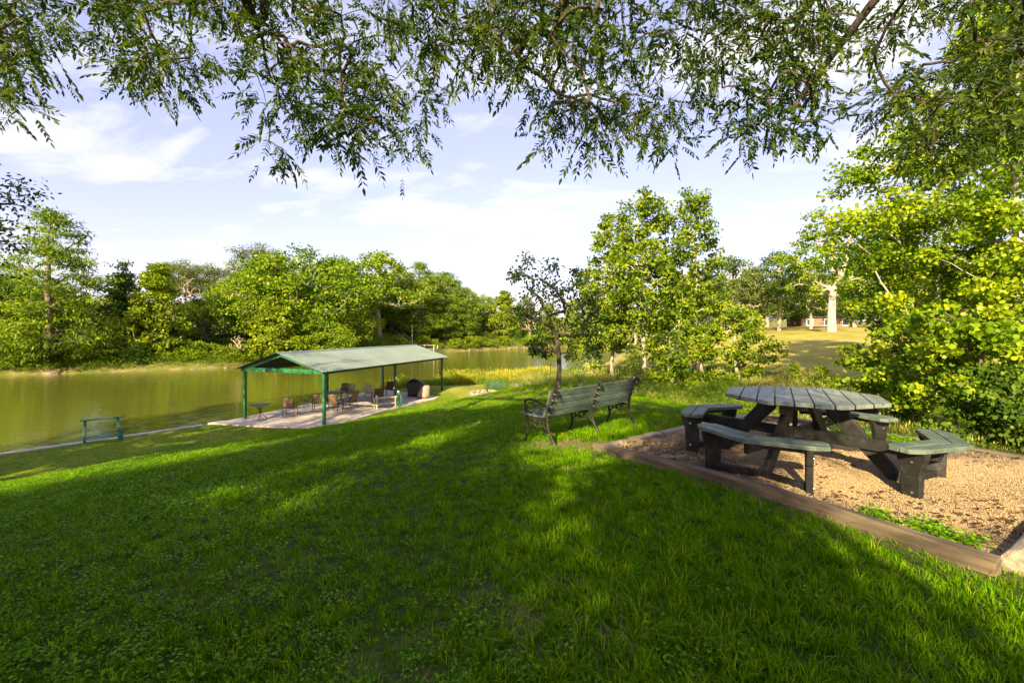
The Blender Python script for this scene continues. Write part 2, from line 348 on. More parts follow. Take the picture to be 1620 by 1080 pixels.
def terrain_mat():
    m, n, l = new_mat('turf_and_soil')
    out = n.new('ShaderNodeOutputMaterial'); p = n.new('ShaderNodeBsdfPrincipled'); l.new(p.outputs[0], out.inputs[0])
    t = n.new('ShaderNodeTexCoord')
    def noise(s, d=5):
        q = n.new('ShaderNodeTexNoise'); q.inputs['Scale'].default_value = s; q.inputs['Detail'].default_value = d; q.inputs['Roughness'].default_value = .65; l.new(t.outputs['Object'], q.inputs['Vector']); return q.outputs['Fac']
    def mix(f, a, b, mode='MIX'):
        q = n.new('ShaderNodeMix'); q.data_type = 'RGBA'; q.blend_type = mode
        (l.new(f, q.inputs[0]) if not isinstance(f, float) else setattr(q.inputs[0], 'default_value', f)); l.new(a, q.inputs[6]); l.new(b, q.inputs[7]); return q.outputs[2]
    def rm(f, st): q = ramp(n, st); l.new(f, q.inputs[0]); return q.outputs[0]
    def attr(nm): q = n.new('ShaderNodeAttribute'); q.attribute_name = nm; return q.outputs['Fac']
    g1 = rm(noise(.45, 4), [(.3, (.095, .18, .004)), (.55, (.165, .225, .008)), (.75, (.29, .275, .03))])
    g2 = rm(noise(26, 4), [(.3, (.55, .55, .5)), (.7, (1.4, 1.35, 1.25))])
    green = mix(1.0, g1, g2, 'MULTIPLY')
    d1 = rm(noise(.35, 5), [(.3, (.20, .21, .03)), (.5, (.36, .31, .07)), (.75, (.48, .38, .13))])
    d2 = rm(noise(9, 5), [(.3, (.7, .72, .7)), (.7, (1.25, 1.22, 1.2))])
    dryc = mix(1.0, d1, d2, 'MULTIPLY')
    s1 = rm(noise(.6, 7), [(.25, (.06, .08, .015)), (.45, (.11, .11, .03)), (.6, (.24, .175, .09)), (.8, (.40, .30, .18))])
    b1 = rm(noise(45, 7), [(.3, (.10, .10, .03)), (.5, (.20, .18, .07)), (.72, (.40, .34, .18))])
    th = rm(noise(40, 4), [(.3, (.022, .058, .003)), (.7, (.055, .10, .006))]); green = mix(attr('thatch_shade'), green, th); c = mix(attr('dry'), green, dryc); c = mix(attr('soil'), c, s1)  # turf base darkened near the camera, painting in shade between the blades
    bm_ = n.new('ShaderNodeMath'); bm_.operation = 'MULTIPLY'; l.new(attr('bare'), bm_.inputs[0]); bm_.inputs[1].default_value = 1.0
    c = mix(bm_.outputs[0], c, b1); l.new(c, p.inputs['Base Color'])
    p.inputs['Roughness'].default_value = .95; p.inputs['Specular IOR Level'].default_value = .15
    b = n.new('ShaderNodeBump'); b.inputs['Strength'].default_value = .9; b.inputs['Distance'].default_value = .05; l.new(noise(22, 5), b.inputs['Height']); l.new(b.outputs[0], p.inputs['Normal'])
    return m
me = np_mesh('ground', np.stack([GX, GY, GZ], -1).reshape(-1, 3), quads, [terrain_mat()], {'dry': dry.ravel(), 'soil': soil.ravel(), 'bare': bareV.ravel(), 'thatch_shade': (lawn * (1 - sstep((np.hypot(GX, GY) - 6.5) / 7))).ravel()}, smooth=True)
tag(nobj('ground', me), kind='structure')

# ------------------------------------------------------------------ river
def water_mat():
    m, n, l = new_mat('river_water')
    out = n.new('ShaderNodeOutputMaterial'); p = n.new('ShaderNodeBsdfPrincipled'); l.new(p.outputs[0], out.inputs[0])
    t = n.new('ShaderNodeTexCoord'); mpn = n.new('ShaderNodeMapping'); mpn.inputs['Scale'].default_value = (1.0, 2.6, 1); mpn.inputs['Rotation'].default_value = (0, 0, R(-8)); l.new(t.outputs['Object'], mpn.inputs[0])
    a = n.new('ShaderNodeTexNoise'); a.inputs['Scale'].default_value = 1.5; a.inputs['Detail'].default_value = 3; l.new(mpn.outputs[0], a.inputs['Vector'])
    c = n.new('ShaderNodeTexNoise'); c.inputs['Scale'].default_value = .06; c.inputs['Detail'].default_value = 3; l.new(t.outputs['Object'], c.inputs['Vector'])
    r = ramp(n, [(.3, (.088, .104, .013)), (.7, (.115, .126, .015))]); l.new(c.outputs['Fac'], r.inputs[0]); l.new(r.outputs[0], p.inputs['Base Color'])
    p.inputs['Roughness'].default_value = .045; p.inputs['IOR'].default_value = 1.38; p.inputs['Specular IOR Level'].default_value = .8
    b = n.new('ShaderNodeBump'); b.inputs['Strength'].default_value = .13; b.inputs['Distance'].default_value = .14; l.new(a.outputs['Fac'], b.inputs['Height']); l.new(b.outputs[0], p.inputs['Normal'])
    return m
WZ = -3.14
wp = np.array([(-400, -200, WZ), (400, -200, WZ), (400, 420, WZ), (-400, 420, WZ)])
tag(nobj('river', np_mesh('river', wp, [[0, 1, 2, 3]], [water_mat()])), kind='structure')

# ------------------------------------------------------------------ seawall and patio
M['concrete'] = surf('concrete', [(.3, (.36, .31, .26)), (.5, (.50, .44, .38)), (.72, (.62, .56, .49))], scale=1.3, rough=.9, bump=.25, fine=(40, .12))
M['concrete_edge'] = surf('concrete_edge', [(.3, (.34, .29, .23)), (.7, (.60, .53, .44))], scale=2.5, rough=.9, bump=.5, fine=(25, .2))
mb = MB(); pts = [(-42.0, -13.4), (-30.2, 1.55), (-18.4, 16.5), (-14.6, 21.4)]
for a, b in zip(pts[:-1], pts[1:]):
    d = np.array(b) - a; n_ = np.array((d[1], -d[0])) / np.linalg.norm(d)
    mb.prism([tuple(np.array(a) - n_ * .12), tuple(np.array(b) - n_ * .12), tuple(np.array(b) + n_ * .2), tuple(np.array(a) + n_ * .2)][::-1], -4.4, -2.84)
sw = mb.build('seawall', M['concrete_edge'])
tag(sw, 'low pale concrete seawall edging the lawn along the river', 'seawall')
mb = MB(); mb.prism(PATIO[::-1], -4.4, PATIO_Z)
tag(mb.build('patio', M['concrete'], bevel=.015), kind='structure')

# ------------------------------------------------------------------ gravel pad
M['gravel'] = surf('gravel', [(.25, (.11, .072, .036)), (.45, (.24, .17, .09)), (.6, (.36, .27, .15)), (.8, (.52, .43, .28))], scale=75, rough=.95, bump=.9, bump_scale=60, bdist=.02, fine=(2.2, .5))
u = np.linspace(0, 1, 40); uu, vv = np.meshgrid(u, u, indexing='ij')
px_ = PA[0] * (1 - uu) * (1 - vv) + PB[0] * uu * (1 - vv) + PD[0] * uu * vv + PC[0] * (1 - uu) * vv
py_ = PA[1] * (1 - uu) * (1 - vv) + PB[1] * uu * (1 - vv) + PD[1] * uu * vv + PC[1] * (1 - uu) * vv
def padz(x, y): return H(x, y) + .035 + .012 * vnoise(x, y, 2.2)
ids = np.arange(1600).reshape(40, 40); q = np.stack([ids[:-1, :-1], ids[1:, :-1], ids[1:, 1:], ids[:-1, 1:]], -1).reshape(-1, 4)
tag(nobj('gravel_pad', np_mesh('gravel_pad', np.stack([px_, py_, padz(px_, py_)], -1).reshape(-1, 3), q, [M['gravel']], smooth=True)), kind='structure')

# ================================================================== vegetation tools
def unit(v): return v / np.maximum(np.linalg.norm(v, axis=-1, keepdims=True), 1e-9)
def perp(d, rg):
    r = unit(rg.normal(size=d.shape)); b = np.cross(d, r); return unit(b)

SHAPES = {  # outline in (along, across) leaf units
    'rhomb': ([(0, 0), (.45, .5), (1, 0), (.45, -.5)], [(0, 1, 2), (0, 2, 3)]),
    'maple': ([(.38, 0), (0, .05), (.12, .46), (.42, .42), (.66, .50), (1.05, 0), (.66, -.50), (.42, -.42), (.12, -.46), (0, -.05)],
              [(0, i, i + 1) for i in range(1, 9)] + [(0, 9, 1)]),
    'lance': ([(0, 0), (.35, .5), (.7, .34), (1, 0), (.7, -.34), (.35, -.5)], [(0, 1, 2), (0, 2, 3), (0, 3, 4), (0, 4, 5)]),
}
def leaf_arrays(base, axis_, L, W, shape, rg, fold=.12, side=None, tint=None):
    """leaf blades at base points along axis_: vertices, triangles, tint"""
    pts, tris = SHAPES[shape]; P = np.array(pts); T = np.array(tris)
    n = len(base); b = perp(axis_, rg) if side is None else side
    nn = np.cross(axis_, b)
    L = np.broadcast_to(L, n)[:, None, None]; W = np.broadcast_to(W, n)[:, None, None]
    up = fold * np.abs(P[:, 1])[None, :, None] * W - .12 * (P[:, 0] ** 2)[None, :, None] * L
    V = base[:, None, :] + axis_[:, None, :] * P[None, :, :1] * L + b[:, None, :] * P[None, :, 1:] * W + nn[:, None, :] * up
    F = T[None] + (np.arange(n) * len(P))[:, None, None]
    t = rg.uniform(0, 1, n) if tint is None else tint
    return V.reshape(-1, 3), F.reshape(-1, 3), np.repeat(t, len(P))

def join_arrays(parts):
    V, F, T, o = [], [], [], 0
    for v, f, t in parts: V.append(v); F.append(f + o); T.append(t); o += len(v)
    return np.concatenate(V), np.concatenate(F), np.concatenate(T)

def tubes_mesh(name, P0, P1, R0, R1, mat, n=6):
    P0, P1 = np.asarray(P0, float), np.asarray(P1, float); d = unit(P1 - P0)
    ref = np.where(np.abs(d[:, 2:]) < .8, np.array((0, 0, 1.0)), np.array((1.0, 0, 0)))
    x = unit(np.cross(d, ref)); y = np.cross(d, x)
    a = np.arange(n) * 2 * math.pi / n; ring = x[:, None, :] * np.cos(a)[None, :, None] + y[:, None, :] * np.sin(a)[None, :, None]
    ext = d * np.minimum(np.asarray(R1), np.linalg.norm(P1 - P0, axis=1) * .3)[:, None] * .4
    V = np.stack([(P0 - ext)[:, None, :] + ring * np.asarray(R0)[:, None, None], (P1 + ext)[:, None, :] + ring * np.asarray(R1)[:, None, None]], 1).reshape(-1, 3)
    k = np.arange(n); k2 = (k + 1) % n
    f = np.stack([k, k2, n + k2, n + k], -1)
    F = (f[None] + (np.arange(len(P0)) * 2 * n)[:, None, None]).reshape(-1, 4)
    return np_mesh(name, V, F, [mat], smooth=True)

def grow(trunk, trunk_r, clumps, rg, tip=.012, bow=.10, jit=.10, power=.5, inter=2, lift=.6):
    """a branching skeleton that reaches every clump; returns segments with radii"""
    N = [np.array(p, float) for p in trunk]; par = [-1] + list(range(len(trunk) - 1)); istr = len(trunk)
    tr = np.array(trunk, float)
    order = np.argsort([np.min(np.linalg.norm(tr - c, axis=1)) for c in clumps])
    for i in order:
        c = clumps[i]; A = np.array(N); dd = np.linalg.norm(A - c, axis=1)
        cost = dd + lift * np.maximum(0, A[:, 2] - c[2] + .12 * dd) + .35 * np.where(np.arange(len(A)) == 0, 3, 0)
        j = int(np.argmin(cost)); p = N[j]; Ld = np.linalg.norm(c - p); prev = j
        for k in range(1, inter + 1):
            t = k / (inter + 1); q = p + (c - p) * t + rg.normal(size=3) * jit * Ld * .5 + UP * bow * Ld * math.sin(math.pi * t)
            N.append(q); par.append(prev); prev = len(N) - 1
        N.append(np.array(c)); par.append(prev)
    n = len(N); cnt = np.zeros(n)
    for i in range(n - 1, -1, -1):
        cnt[i] += 1
        if par[i] >= 0: cnt[par[i]] += cnt[i]
    r = tip * cnt ** power
    if np.ndim(trunk_r):
        for i in range(istr): r[i] = max(trunk_r[i], tip) 
    idx = [i for i in range(n) if par[i] >= 0]; A = np.array(N)
    pr = np.array([par[i] for i in idx]); idx = np.array(idx)
    r1 = r[idx]; r0 = np.where(idx < istr, r[pr], np.minimum(r[pr], r1 * 1.35))
    return A[pr], A[idx], r0, r1

def foliage(clumps, per, rc, L, W, shape, rg, flat=.65, droop=.3, out_c=None, tint_h=None, up=.2):
    """leaves around every clump centre; tint varies clump by clump as well as leaf by leaf"""
    n = len(clumps); rcs = np.broadcast_to(rc, n); k = rg.poisson(per, n)
    ci = np.repeat(np.arange(n), k); m = len(ci)
    off = rg.normal(size=(m, 3)); off = off / np.linalg.norm(off, axis=1)[:, None] * (rg.uniform(0, 1, m) ** .5)[:, None]
    off[:, 2] *= flat; pos = clumps[ci] + off * rcs[ci][:, None]
    ax = unit(off * .7 + rg.normal(size=(m, 3)) * .75 + np.array((0, 0, -droop)))
    # leaf faces tend to look up and outward
    want = unit(np.array((0, 0, up * 3)) + off * .6 + rg.normal(size=(m, 3)) * .9)
    b = unit(np.cross(want, ax))
    s = rg.uniform(.7, 1.25, m); tint = np.clip(rg.uniform(-.38, .34, n)[ci] + rg.uniform(.1, .9, m), 0, 1)
    return leaf_arrays(pos, ax, L * s, W * s, shape, rg, side=b, tint=tint)

def crown_points(n, prof, h0, h1, rg, shell=.5, ax=1.0, ay=1.0, rough=.22, lobes=5):
    """clump centres in a crown: prof(t) gives the radius from bottom to top"""
    t = rg.uniform(0, 1, n * 4); rr = np.array([prof(q) for q in t]); keep = rg.uniform(0, rr.max(), n * 4) < rr; t, rr = t[keep][:n], rr[keep][:n]
    a = rg.uniform(0, 2 * math.pi, len(t)); u_ = rg.uniform(0, 1, len(t)); rad = rr * (shell + (1 - shell) * u_ ** .6) * np.where(u_ < .18, .45, 1)
    ph = rg.uniform(0, 6.28, 4)
    lump = 1 + rough * (np.sin(lobes * a + ph[0] + 5 * t) * .6 + np.sin((lobes - 2) * a - 7 * t + ph[1]) * .6 + .4 * np.sin(11 * t + ph[2] + 2 * a))
    rad = rad * lump
    return np.stack([np.cos(a) * rad * ax, np.sin(a) * rad * ay, h0 + t * (h1 - h0)], -1)

def make_tree(name, trunk, trunk_r, clumps, fol, leafmat, barkmat, tip=.012, rg=rng, power=.5, bow=.1, sides=6, extra=None):
    """Empty with a trunk (limbs) and a crown of leaves"""
    root = empty(name)
    seg = grow(trunk, trunk_r, clumps, rg, tip=tip, power=power, bow=bow)
    if extra is not None: seg = tuple(np.concatenate([a, b]) for a, b in zip(seg, extra))
    nobj('trunk', tubes_mesh('trunk', *seg, barkmat, sides), root)
    V, F, T = fol
    c = nobj('crown', np_mesh('crown', V, F, [leafmat], {'tint': T}), root)
    return root

# ------------------------------------------------------------------ scatter of small plants as stuff
def hidden(name, V, F, T, mat):
    return bpy.data.objects.new(name, np_mesh(name, V, F, [mat], {'tint': T}))

def scatter(name, pts, rot, scl, idx, variants, label, cat):
    me = bpy.data.meshes.new(name); me.vertices.add(len(pts)); me.vertices.foreach_set('co', np.ascontiguousarray(pts, dtype=np.float32).ravel())
    a = me.attributes.new('rot', 'FLOAT_VECTOR', 'POINT'); a.data.foreach_set('vector', np.ascontiguousarray(rot, dtype=np.float32).ravel())
    a = me.attributes.new('scl', 'FLOAT_VECTOR', 'POINT'); a.data.foreach_set('vector', np.ascontiguousarray(scl, dtype=np.float32).ravel())
    a = me.attributes.new('idx', 'INT', 'POINT'); a.data.foreach_set('value', np.ascontiguousarray(idx, dtype=np.int32))
    o = nobj(name, me); ng = bpy.data.node_groups.new(name, 'GeometryNodeTree')
    ng.interface.new_socket('Geometry', in_out='INPUT', socket_type='NodeSocketGeometry'); ng.interface.new_socket('Geometry', in_out='OUTPUT', socket_type='NodeSocketGeometry')
    n, l = ng.nodes, ng.links; gi = n.new('NodeGroupInput'); go = n.new('NodeGroupOutput'); ip = n.new('GeometryNodeInstanceOnPoints')
    jn = n.new('GeometryNodeJoinGeometry')
    for v in reversed(variants):
        oi = n.new('GeometryNodeObjectInfo'); oi.inputs['Object'].default_value = v; oi.inputs['As Instance'].default_value = True; l.new(oi.outputs['Geometry'], jn.inputs[0])
    def na(nm, ty):
        q = n.new('GeometryNodeInputNamedAttribute'); q.data_type = ty; q.inputs['Name'].default_value = nm; return q.outputs['Attribute']
    l.new(gi.outputs[0], ip.inputs['Points']); l.new(jn.outputs[0], ip.inputs['Instance']); ip.inputs['Pick Instance'].default_value = True
    l.new(na('idx', 'INT'), ip.inputs['Instance Index']); l.new(na('rot', 'FLOAT_VECTOR'), ip.inputs['Rotation']); l.new(na('scl', 'FLOAT_VECTOR'), ip.inputs['Scale'])
    l.new(ip.outputs[0], go.inputs[0]); m = o.modifiers.new('scatter', 'NODES'); m.node_group = ng
    return tag(o, label, cat, kind='stuff')

def tuft(nb, h, w, spread, lean, rg, tint=(0, 1), seed_head=False):
    """a tuft of bent grass blades: two quads' worth of triangles each"""
    V, F, T = [], [], []
    for i in range(nb):
        a = rg.uniform(0, 6.28); r0 = spread * math.sqrt(rg.uniform()); b = np.array((math.cos(a) * r0, math.sin(a) * r0, -.01))
        a2 = a + rg.normal() * .9; d = np.array((math.cos(a2), math.sin(a2), 0)); s = np.array((-d[1], d[0], 0)) * w * rg.uniform(.7, 1.2)
        hh = h * rg.uniform(.55, 1.15); le = lean * rg.uniform(.3, 1.4) * hh
        p1 = b + d * le * .3 + UP * hh * .55; p2 = b + d * le + UP * hh * (1 - .25 * min(1, lean))
        o = len(V); V += [b - s / 2, b + s / 2, p1 + s * .42, p1 - s * .42, p2]; F += [(o, o + 1, o + 2), (o, o + 2, o + 3), (o + 3, o + 2, o + 4)]
        T += [rg.uniform(*tint)] * 5
        if seed_head and rg.uniform() < .5:
            o = len(V); q = p2 - UP * hh * .12; V += [q, q + s * 1.6 + UP * hh * .07, p2 + UP * hh * .1, q - s * 1.6 + UP * hh * .07]; F += [(o, o + 1, o + 2), (o, o + 2, o + 3)]; T += [1.0] * 4
    return np.array(V), np.array(F), np.array(T)

def leafy(nl, h, L, W, spread, rg, tint=(0, 1), shape='rhomb'):
    """a low leafy plant: leaves held around short stems"""
    base = np.stack([rg.normal(size=nl) * spread, rg.normal(size=nl) * spread, rg.uniform(.25, 1, nl) * h], -1)
    ax = unit(np.stack([rg.normal(size=nl), rg.normal(size=nl), rg.uniform(-.3, .6, nl)], -1))
    want = unit(np.stack([rg.normal(size=nl) * .4, rg.normal(size=nl) * .4, np.ones(nl)], -1)); b = unit(np.cross(want, ax))
    return leaf_arrays(base, ax, L * rg.uniform(.7, 1.2, nl), W * rg.uniform(.7, 1.2, nl), shape, rg, side=b, tint=rg.uniform(*tint, nl))

# ================================================================== big near trees: pecan overhead, oak at the bank
def in_view(P):
    px = CX + F_PX * P[:, 0] / np.maximum(P[:, 1], .01); py = HY - F_PX * (P[:, 2] - CAMZ) / np.maximum(P[:, 1], .01)
    return (P[:, 1] > .3) & (px > -60) & (px < 1680), px, py
ENV = np.array([(-60, 190), (0, 180), (40, 135), (70, 90), (84, -60), (152, -60), (160, 45), (185, 120), (235, 160), (285, 168), (305, 118), (350, 82), (402, 100), (415, 225), (450, 285), (500, 255), (540, 235), (600, 265), (665, 255), (690, 195), (724, 175), (748, 100), (800, 108), (846, 150), (868, 235), (915, 285), (965, 262), (1000, 230), (1060, 240), (1084, 170), (1112, 150), (1178, 235), (1220, 225), (1300, 218), (1360, 212), (1400, 232), (1450, 262), (1500, 272), (1560, 240), (1620, 230), (1680, 230)], float)
ts = np.array(TO_SUN)
# gaps in the canopy through which the sun reaches the ground, as the photograph's lit patches show
LIT = [((1.3, 7.0, .0), .42), ((.4, 6.9, .0), .3), ((1.5, 7.8, .45), .38), ((-1.1, 8.6, -.4), .35), ((-2.0, 5.0, -.2), .14), ((.62, 4.0, 0), .08), ((-2.9, 6.6, -.4), .12),
       ((2.6, 2.1, .1), .28), ((4.7, 4.3, .1), .5), ((5.6, 4.9, .1), .5), ((3.9, 3.5, .1), .3), ((2.75, 4.0, .45), .28), ((4.4, 6.8, .1), .4), ((-6.3, 8.6, -.7), .4), ((-4.8, 9.4, -.7), .4), ((-8, 7.6, -.8), .35), ((6.5, 6.6, .2), .6)] + [((-8.75 - .945 * a_ + .327 * b_, 21.2 + .327 * a_ + .945 * b_, -.3 + .31 * a_), .3) for a_ in (0, 1.2, 2.4) for b_ in (-.4, 2, 4, 6, 8, 10)]
def gap_ok(C, extra=.0):
    ok = np.ones(len(C), bool)
    for p, r in LIT:
        v = C - np.array(p); t = v @ ts; d = np.linalg.norm(v - t[:, None] * ts, axis=1); ok &= ~((t > 0) & (d < r + extra))
    return ok

def compound_leaves(base, axis_, L, rg, pairs=5, lw=.36, ll=.35, tint=None, shape='lance'):
    """pinnate leaves: pairs of narrow leaflets and an end leaflet along a drooping stalk"""
    n = len(base); side = unit(np.cross(axis_, unit(rg.normal(size=(n, 3)) * .5 + UP))); L = np.broadcast_to(L, n); parts = []
    tt = rg.uniform(0, 1, n) if tint is None else tint
    for k in range(pairs):
        t = .22 + .74 * k / (pairs - .2); p = base + axis_ * (L * t)[:, None] - UP * (.18 * L * t * t)[:, None]
        for sg in (1, -1):
            d = unit(axis_ * .62 + side * sg * .75 - UP * (.25 + .3 * t) + rg.normal(size=(n, 3)) * .13); ln = L * ll * (1 - .35 * abs(t - .6)) * rg.uniform(.85, 1.1, n)
            parts.append(leaf_arrays(p, d, ln, ln * lw, shape, rg, side=unit(np.cross(d, rg.normal(size=(n, 3)) * .6 + UP)), tint=tt))
    p = base + axis_ * L[:, None] - UP * (.18 * L)[:, None]; d = unit(axis_ - UP * .5); ln = L * ll
    parts.append(leaf_arrays(p, d, ln, ln * lw, shape, rg, tint=tt))
    # the stalk itself, a thin blade
    parts.append(leaf_arrays(base, unit(axis_ - UP * .18), L * 1.0, L * .018, 'rhomb', rg, tint=tt * .3))
    return join_arrays(parts)

def build_pecan():
    rg = np.random.default_rng(21); C = []
    # hanging outer sprays that come into the picture
    while len(C) < 780:
        px, d = rg.uniform(-55, 1675), rg.uniform(5.0, 8.6); e = np.interp(px, ENV[:, 0], ENV[:, 1])
        if e < -30: continue
        py = e - 14 - (e + 120) * rg.uniform(0, 1) ** 1.25
        hole = vnoise(np.array([px * .011]), np.array([py * .016 + d * .35]), 1.5)[0]
        if hole < -.42: continue
        C.append(at(px, py, d))
    front = np.array(C)
    n = 8500
    B = np.stack([rg.uniform(-12.5, 9.5, n), rg.uniform(-12.2, 6, n), rg.uniform(3.6, 10.6, n)], -1)
    q = np.abs((B[:, 0] + 1.5) / 11.0) ** 3 + np.abs((B[:, 1] + 3.6) / 8.6) ** 3 + np.abs((B[:, 2] - 7.0) / 3.6) ** 3
    B = B[(q < 1) & (q > .12)]
    iv, px, py = in_view(B); e = np.interp(px, ENV[:, 0], ENV[:, 1]); bad = (B[:, 1] > .1) & ((B[:, 2] - CAMZ) < 1.4 * B[:, 1] + .25); B = B[~bad]
    B = B[np.linalg.norm(B - np.array((0, 0, CAMZ)), axis=1) > 3.0]
    yg = B[:, 1] + 1.98 * (B[:, 2] + .3); xg = B[:, 0] + .349 * (yg - B[:, 1])
    B = B[yg < np.interp(xg, [-12, -4, 0, 3, 5, 7, 9], [11.5, 11.5, 12.3, 11.3, 9.0, 7.6, 7.0])]
    B = B[gap_ok(B, .52)]; B = B[:1800]
    front = front[gap_ok(front, .12)]
    tx, ty = 3.6, -4.2
    trunk = [(tx, ty, -.2), (tx, ty, .8), (tx - .1, ty + .1, 2.2), (tx - .1, ty + .4, 3.6), (tx + .1, ty + 1.2, 4.8)]
    tr = [.48, .40, .35, .32, .26]
    limbs = [[(3.8, -1.4, 5.8), (4.6, 1.2, 6.6), (4.9, 3.6, 6.5), (4.6, 5.4, 5.9), (4.2, 6.6, 5.0)], [(5.2, -.6, 5.9), (6.4, 1.6, 6.5), (6.9, 3.8, 6.3), (6.9, 5.6, 5.6)],
             [(2.2, -1.6, 5.9), (1.6, .8, 6.9), (1.2, 3.2, 7.0), (.9, 5.2, 6.5), (.6, 6.6, 5.8)], [(1.0, -2.4, 5.8), (-1.4, 0, 6.8), (-3.0, 2.4, 7.0), (-3.4, 4.6, 6.6), (-3.6, 6.4, 5.9)],
             [(-.5, -3.2, 6.0), (-3.6, -1.6, 6.8), (-6.0, .6, 6.8), (-7.2, 3.0, 6.4), (-7.6, 5.4, 5.8)]]
    T = list(trunk); par_tr = list(tr); allC = np.concatenate([front, B])
    # limbs are grown first as fixed chains, then the twigs attach to them
    N = [np.array(p, float) for p in trunk]; par = [-1, 0, 1, 2, 3]; fixed = {i: r for i, r in enumerate(tr)}
    for Lm in limbs:
        prev = 4
        for k, p in enumerate(Lm):
            N.append(np.array(p, float)); par.append(prev); prev = len(N) - 1; fixed[prev] = (.13, .105, .08, .05, .025)[k]
    base = np.array(N)
    order = np.argsort([np.min(np.linalg.norm(base - c, axis=1)) for c in allC])
    for i in order:
        c = allC[i]; A = np.array(N); dd = np.linalg.norm(A - c, axis=1)
        cost = dd + .25 * np.maximum(0, c[2] - A[:, 2]) + np.where(np.arange(len(A)) < 3, 5, 0); j = int(np.argmin(cost)); p = N[j]; Ld = np.linalg.norm(c - p); prev = j
        for k in (1, 2):
            t = k / 3; N.append(p + (c - p) * t + rg.normal(size=3) * .045 * Ld + UP * .12 * Ld * math.sin(math.pi * t)); par.append(prev); prev = len(N) - 1
        N.append(c); par.append(prev)
    n = len(N); cnt = np.zeros(n)
    for i in range(n - 1, -1, -1):
        cnt[i] += 1
        if par[i] >= 0: cnt[par[i]] += cnt[i]
    r = .0034 * cnt ** .47
    for i, v in fixed.items(): r[i] = max(v, r[i]) if i < 5 else max(min(v, .2), min(r[i], .2))
    A = np.array(N); idx = np.array([i for i in range(n) if par[i] >= 0]); pr = np.array([par[i] for i in idx])
    r1 = r[idx]; r0 = np.minimum(r[pr], np.where(idx < 30, 9, r1 * 1.4))
    root = empty('pecan_tree', (0, 0, 0), 0, 'big pecan tree whose leafy branches hang across the top of the picture', 'tree')
    nobj('trunk', tubes_mesh('trunk', A[pr], A[idx], r0, r1, M['bark_dark'], 7), root)
    def sprays(Cs, per, rc, Ls, spread, shape='lance'):
        k = rg.poisson(per, len(Cs)); ci = np.repeat(np.arange(len(Cs)), k); m = len(ci)
        off = rg.normal(size=(m, 3)) * np.array((1, 1, .75)) * rc; p = Cs[ci] + off
        ax = unit(off / rc * .5 + rg.normal(size=(m, 3)) * spread + np.array((0, 0, -.55)))
        ti = np.clip(rg.uniform(-.3, .3, len(Cs))[ci] + rg.uniform(.1, .8, m), 0, 1)
        return compound_leaves(p, ax, Ls * rg.uniform(.7, 1.2, m), rg, tint=ti, shape=shape)
    V, F, Tt = join_arrays([sprays(front, 8.5, .15, .275, .6), sprays(B, 16, .27, .46, .7, 'rhomb')])
    nobj('crown', np_mesh('crown', V, F, [M['leaf_pecan']], {'tint': Tt}), root)
build_pecan()

def build_oak():
    rg = np.random.default_rng(5); n = 2400; cx, cy = -18.6, 8.2; gz = Hs(cx, cy)
    B = np.stack([rg.uniform(-8, 8, n), rg.uniform(-8, 8, n), rg.uniform(2.2, 13.5, n)], -1)
    q = (B[:, 0] / 7.3) ** 2 + (B[:, 1] / 7.5) ** 2 + ((B[:, 2] - 7.6) / 5.6) ** 2; B = B[(q < 1) & (q > .2)]; Wd = B + np.array((cx, cy, gz))
    iv, px, py = in_view(Wd)
    env = np.interp(py, [-60, 225, 240, 300, 330, 400, 460, 480], [-60, -60, 15, 60, 66, 20, 12, -60])
    B = B[~(iv & (px > env - 6))]; B = B[gap_ok(B + np.array((cx, cy, gz)), .3)]; B = B[:700]
    fol = foliage(B, 70, .72, .15, .075, 'rhomb', rg, droop=.1)
    r = make_tree('oak_tree', [(0, 0, -.3), (0, .1, 1.2), (.2, 0, 2.6), (.3, .2, 4.2)], [.42, .34, .3, .26], B, fol, M['leaf_oak'], M['bark_dark'], tip=.016, rg=rg)
    r.location = (cx, cy, gz); tag(r, 'dark small-leaved oak whose branches reach in at the left edge above the river', 'tree')
build_oak()

# ================================================================== trees by kind
class Proto:
    def __init__(s, root, h): s.root, s.h, s.used = root, h, False
def plant(P, px, d, ytop, label, wide=1.0, group=None, mat=None, rz=None, cat='tree', z=None, ht=None):
    o = copy_tree(P.root) if P.used else P.root; P.used = True
    x = (px - CX) / F_PX * d; gz = Hs(x, d) if z is None else z
    h = ht if ht is not None else CAMZ + (HY - ytop) / F_PX * d - gz; k = h / P.h
    o.location = (x, d, gz - .05); o.scale = (k * wide, k * wide, k); o.rotation_euler = (0, 0, random.uniform(0, 6.28) if rz is None else rz)
    if 'group' in o: del o['group']
    tag(o, label, cat, group)
    if mat is not None:
        for c in o.children:
            if c.name.startswith('crown'): c.material_slots[0].link = 'OBJECT'; c.material_slots[0].material = M[mat]
    return o

def proto_broad(seed, leafm='leaf_far', h=12.0, r=4.7, low=.10, n=230, per=62, name='broadleaf_tree', rc=1.15, L=.30, W=.19, barkm='bark'):
    rg = np.random.default_rng(seed); prof = lambda t: r * (math.sin(math.pi * min(1, (t * .86 + .14))) ** .62)
    C = crown_points(n, prof, h * low + .8, h * .95, rg, shell=.55, rough=.26)
    fol = foliage(C, per, rg.uniform(.7, 1.3, len(C)) * rc, L, W, 'rhomb', rg, flat=.62, droop=.25)
    tk = [(0, 0, -.3), (.1, 0, h * .12), (.15, .1, h * .25), (.1, .2, h * .42), (0, .2, h * .6)]
    return Proto(make_tree(name, tk, [h * .022, h * .018, h * .016, h * .012, h * .008], C, fol, M[leafm], M[barkm], tip=.02, rg=rg), h)

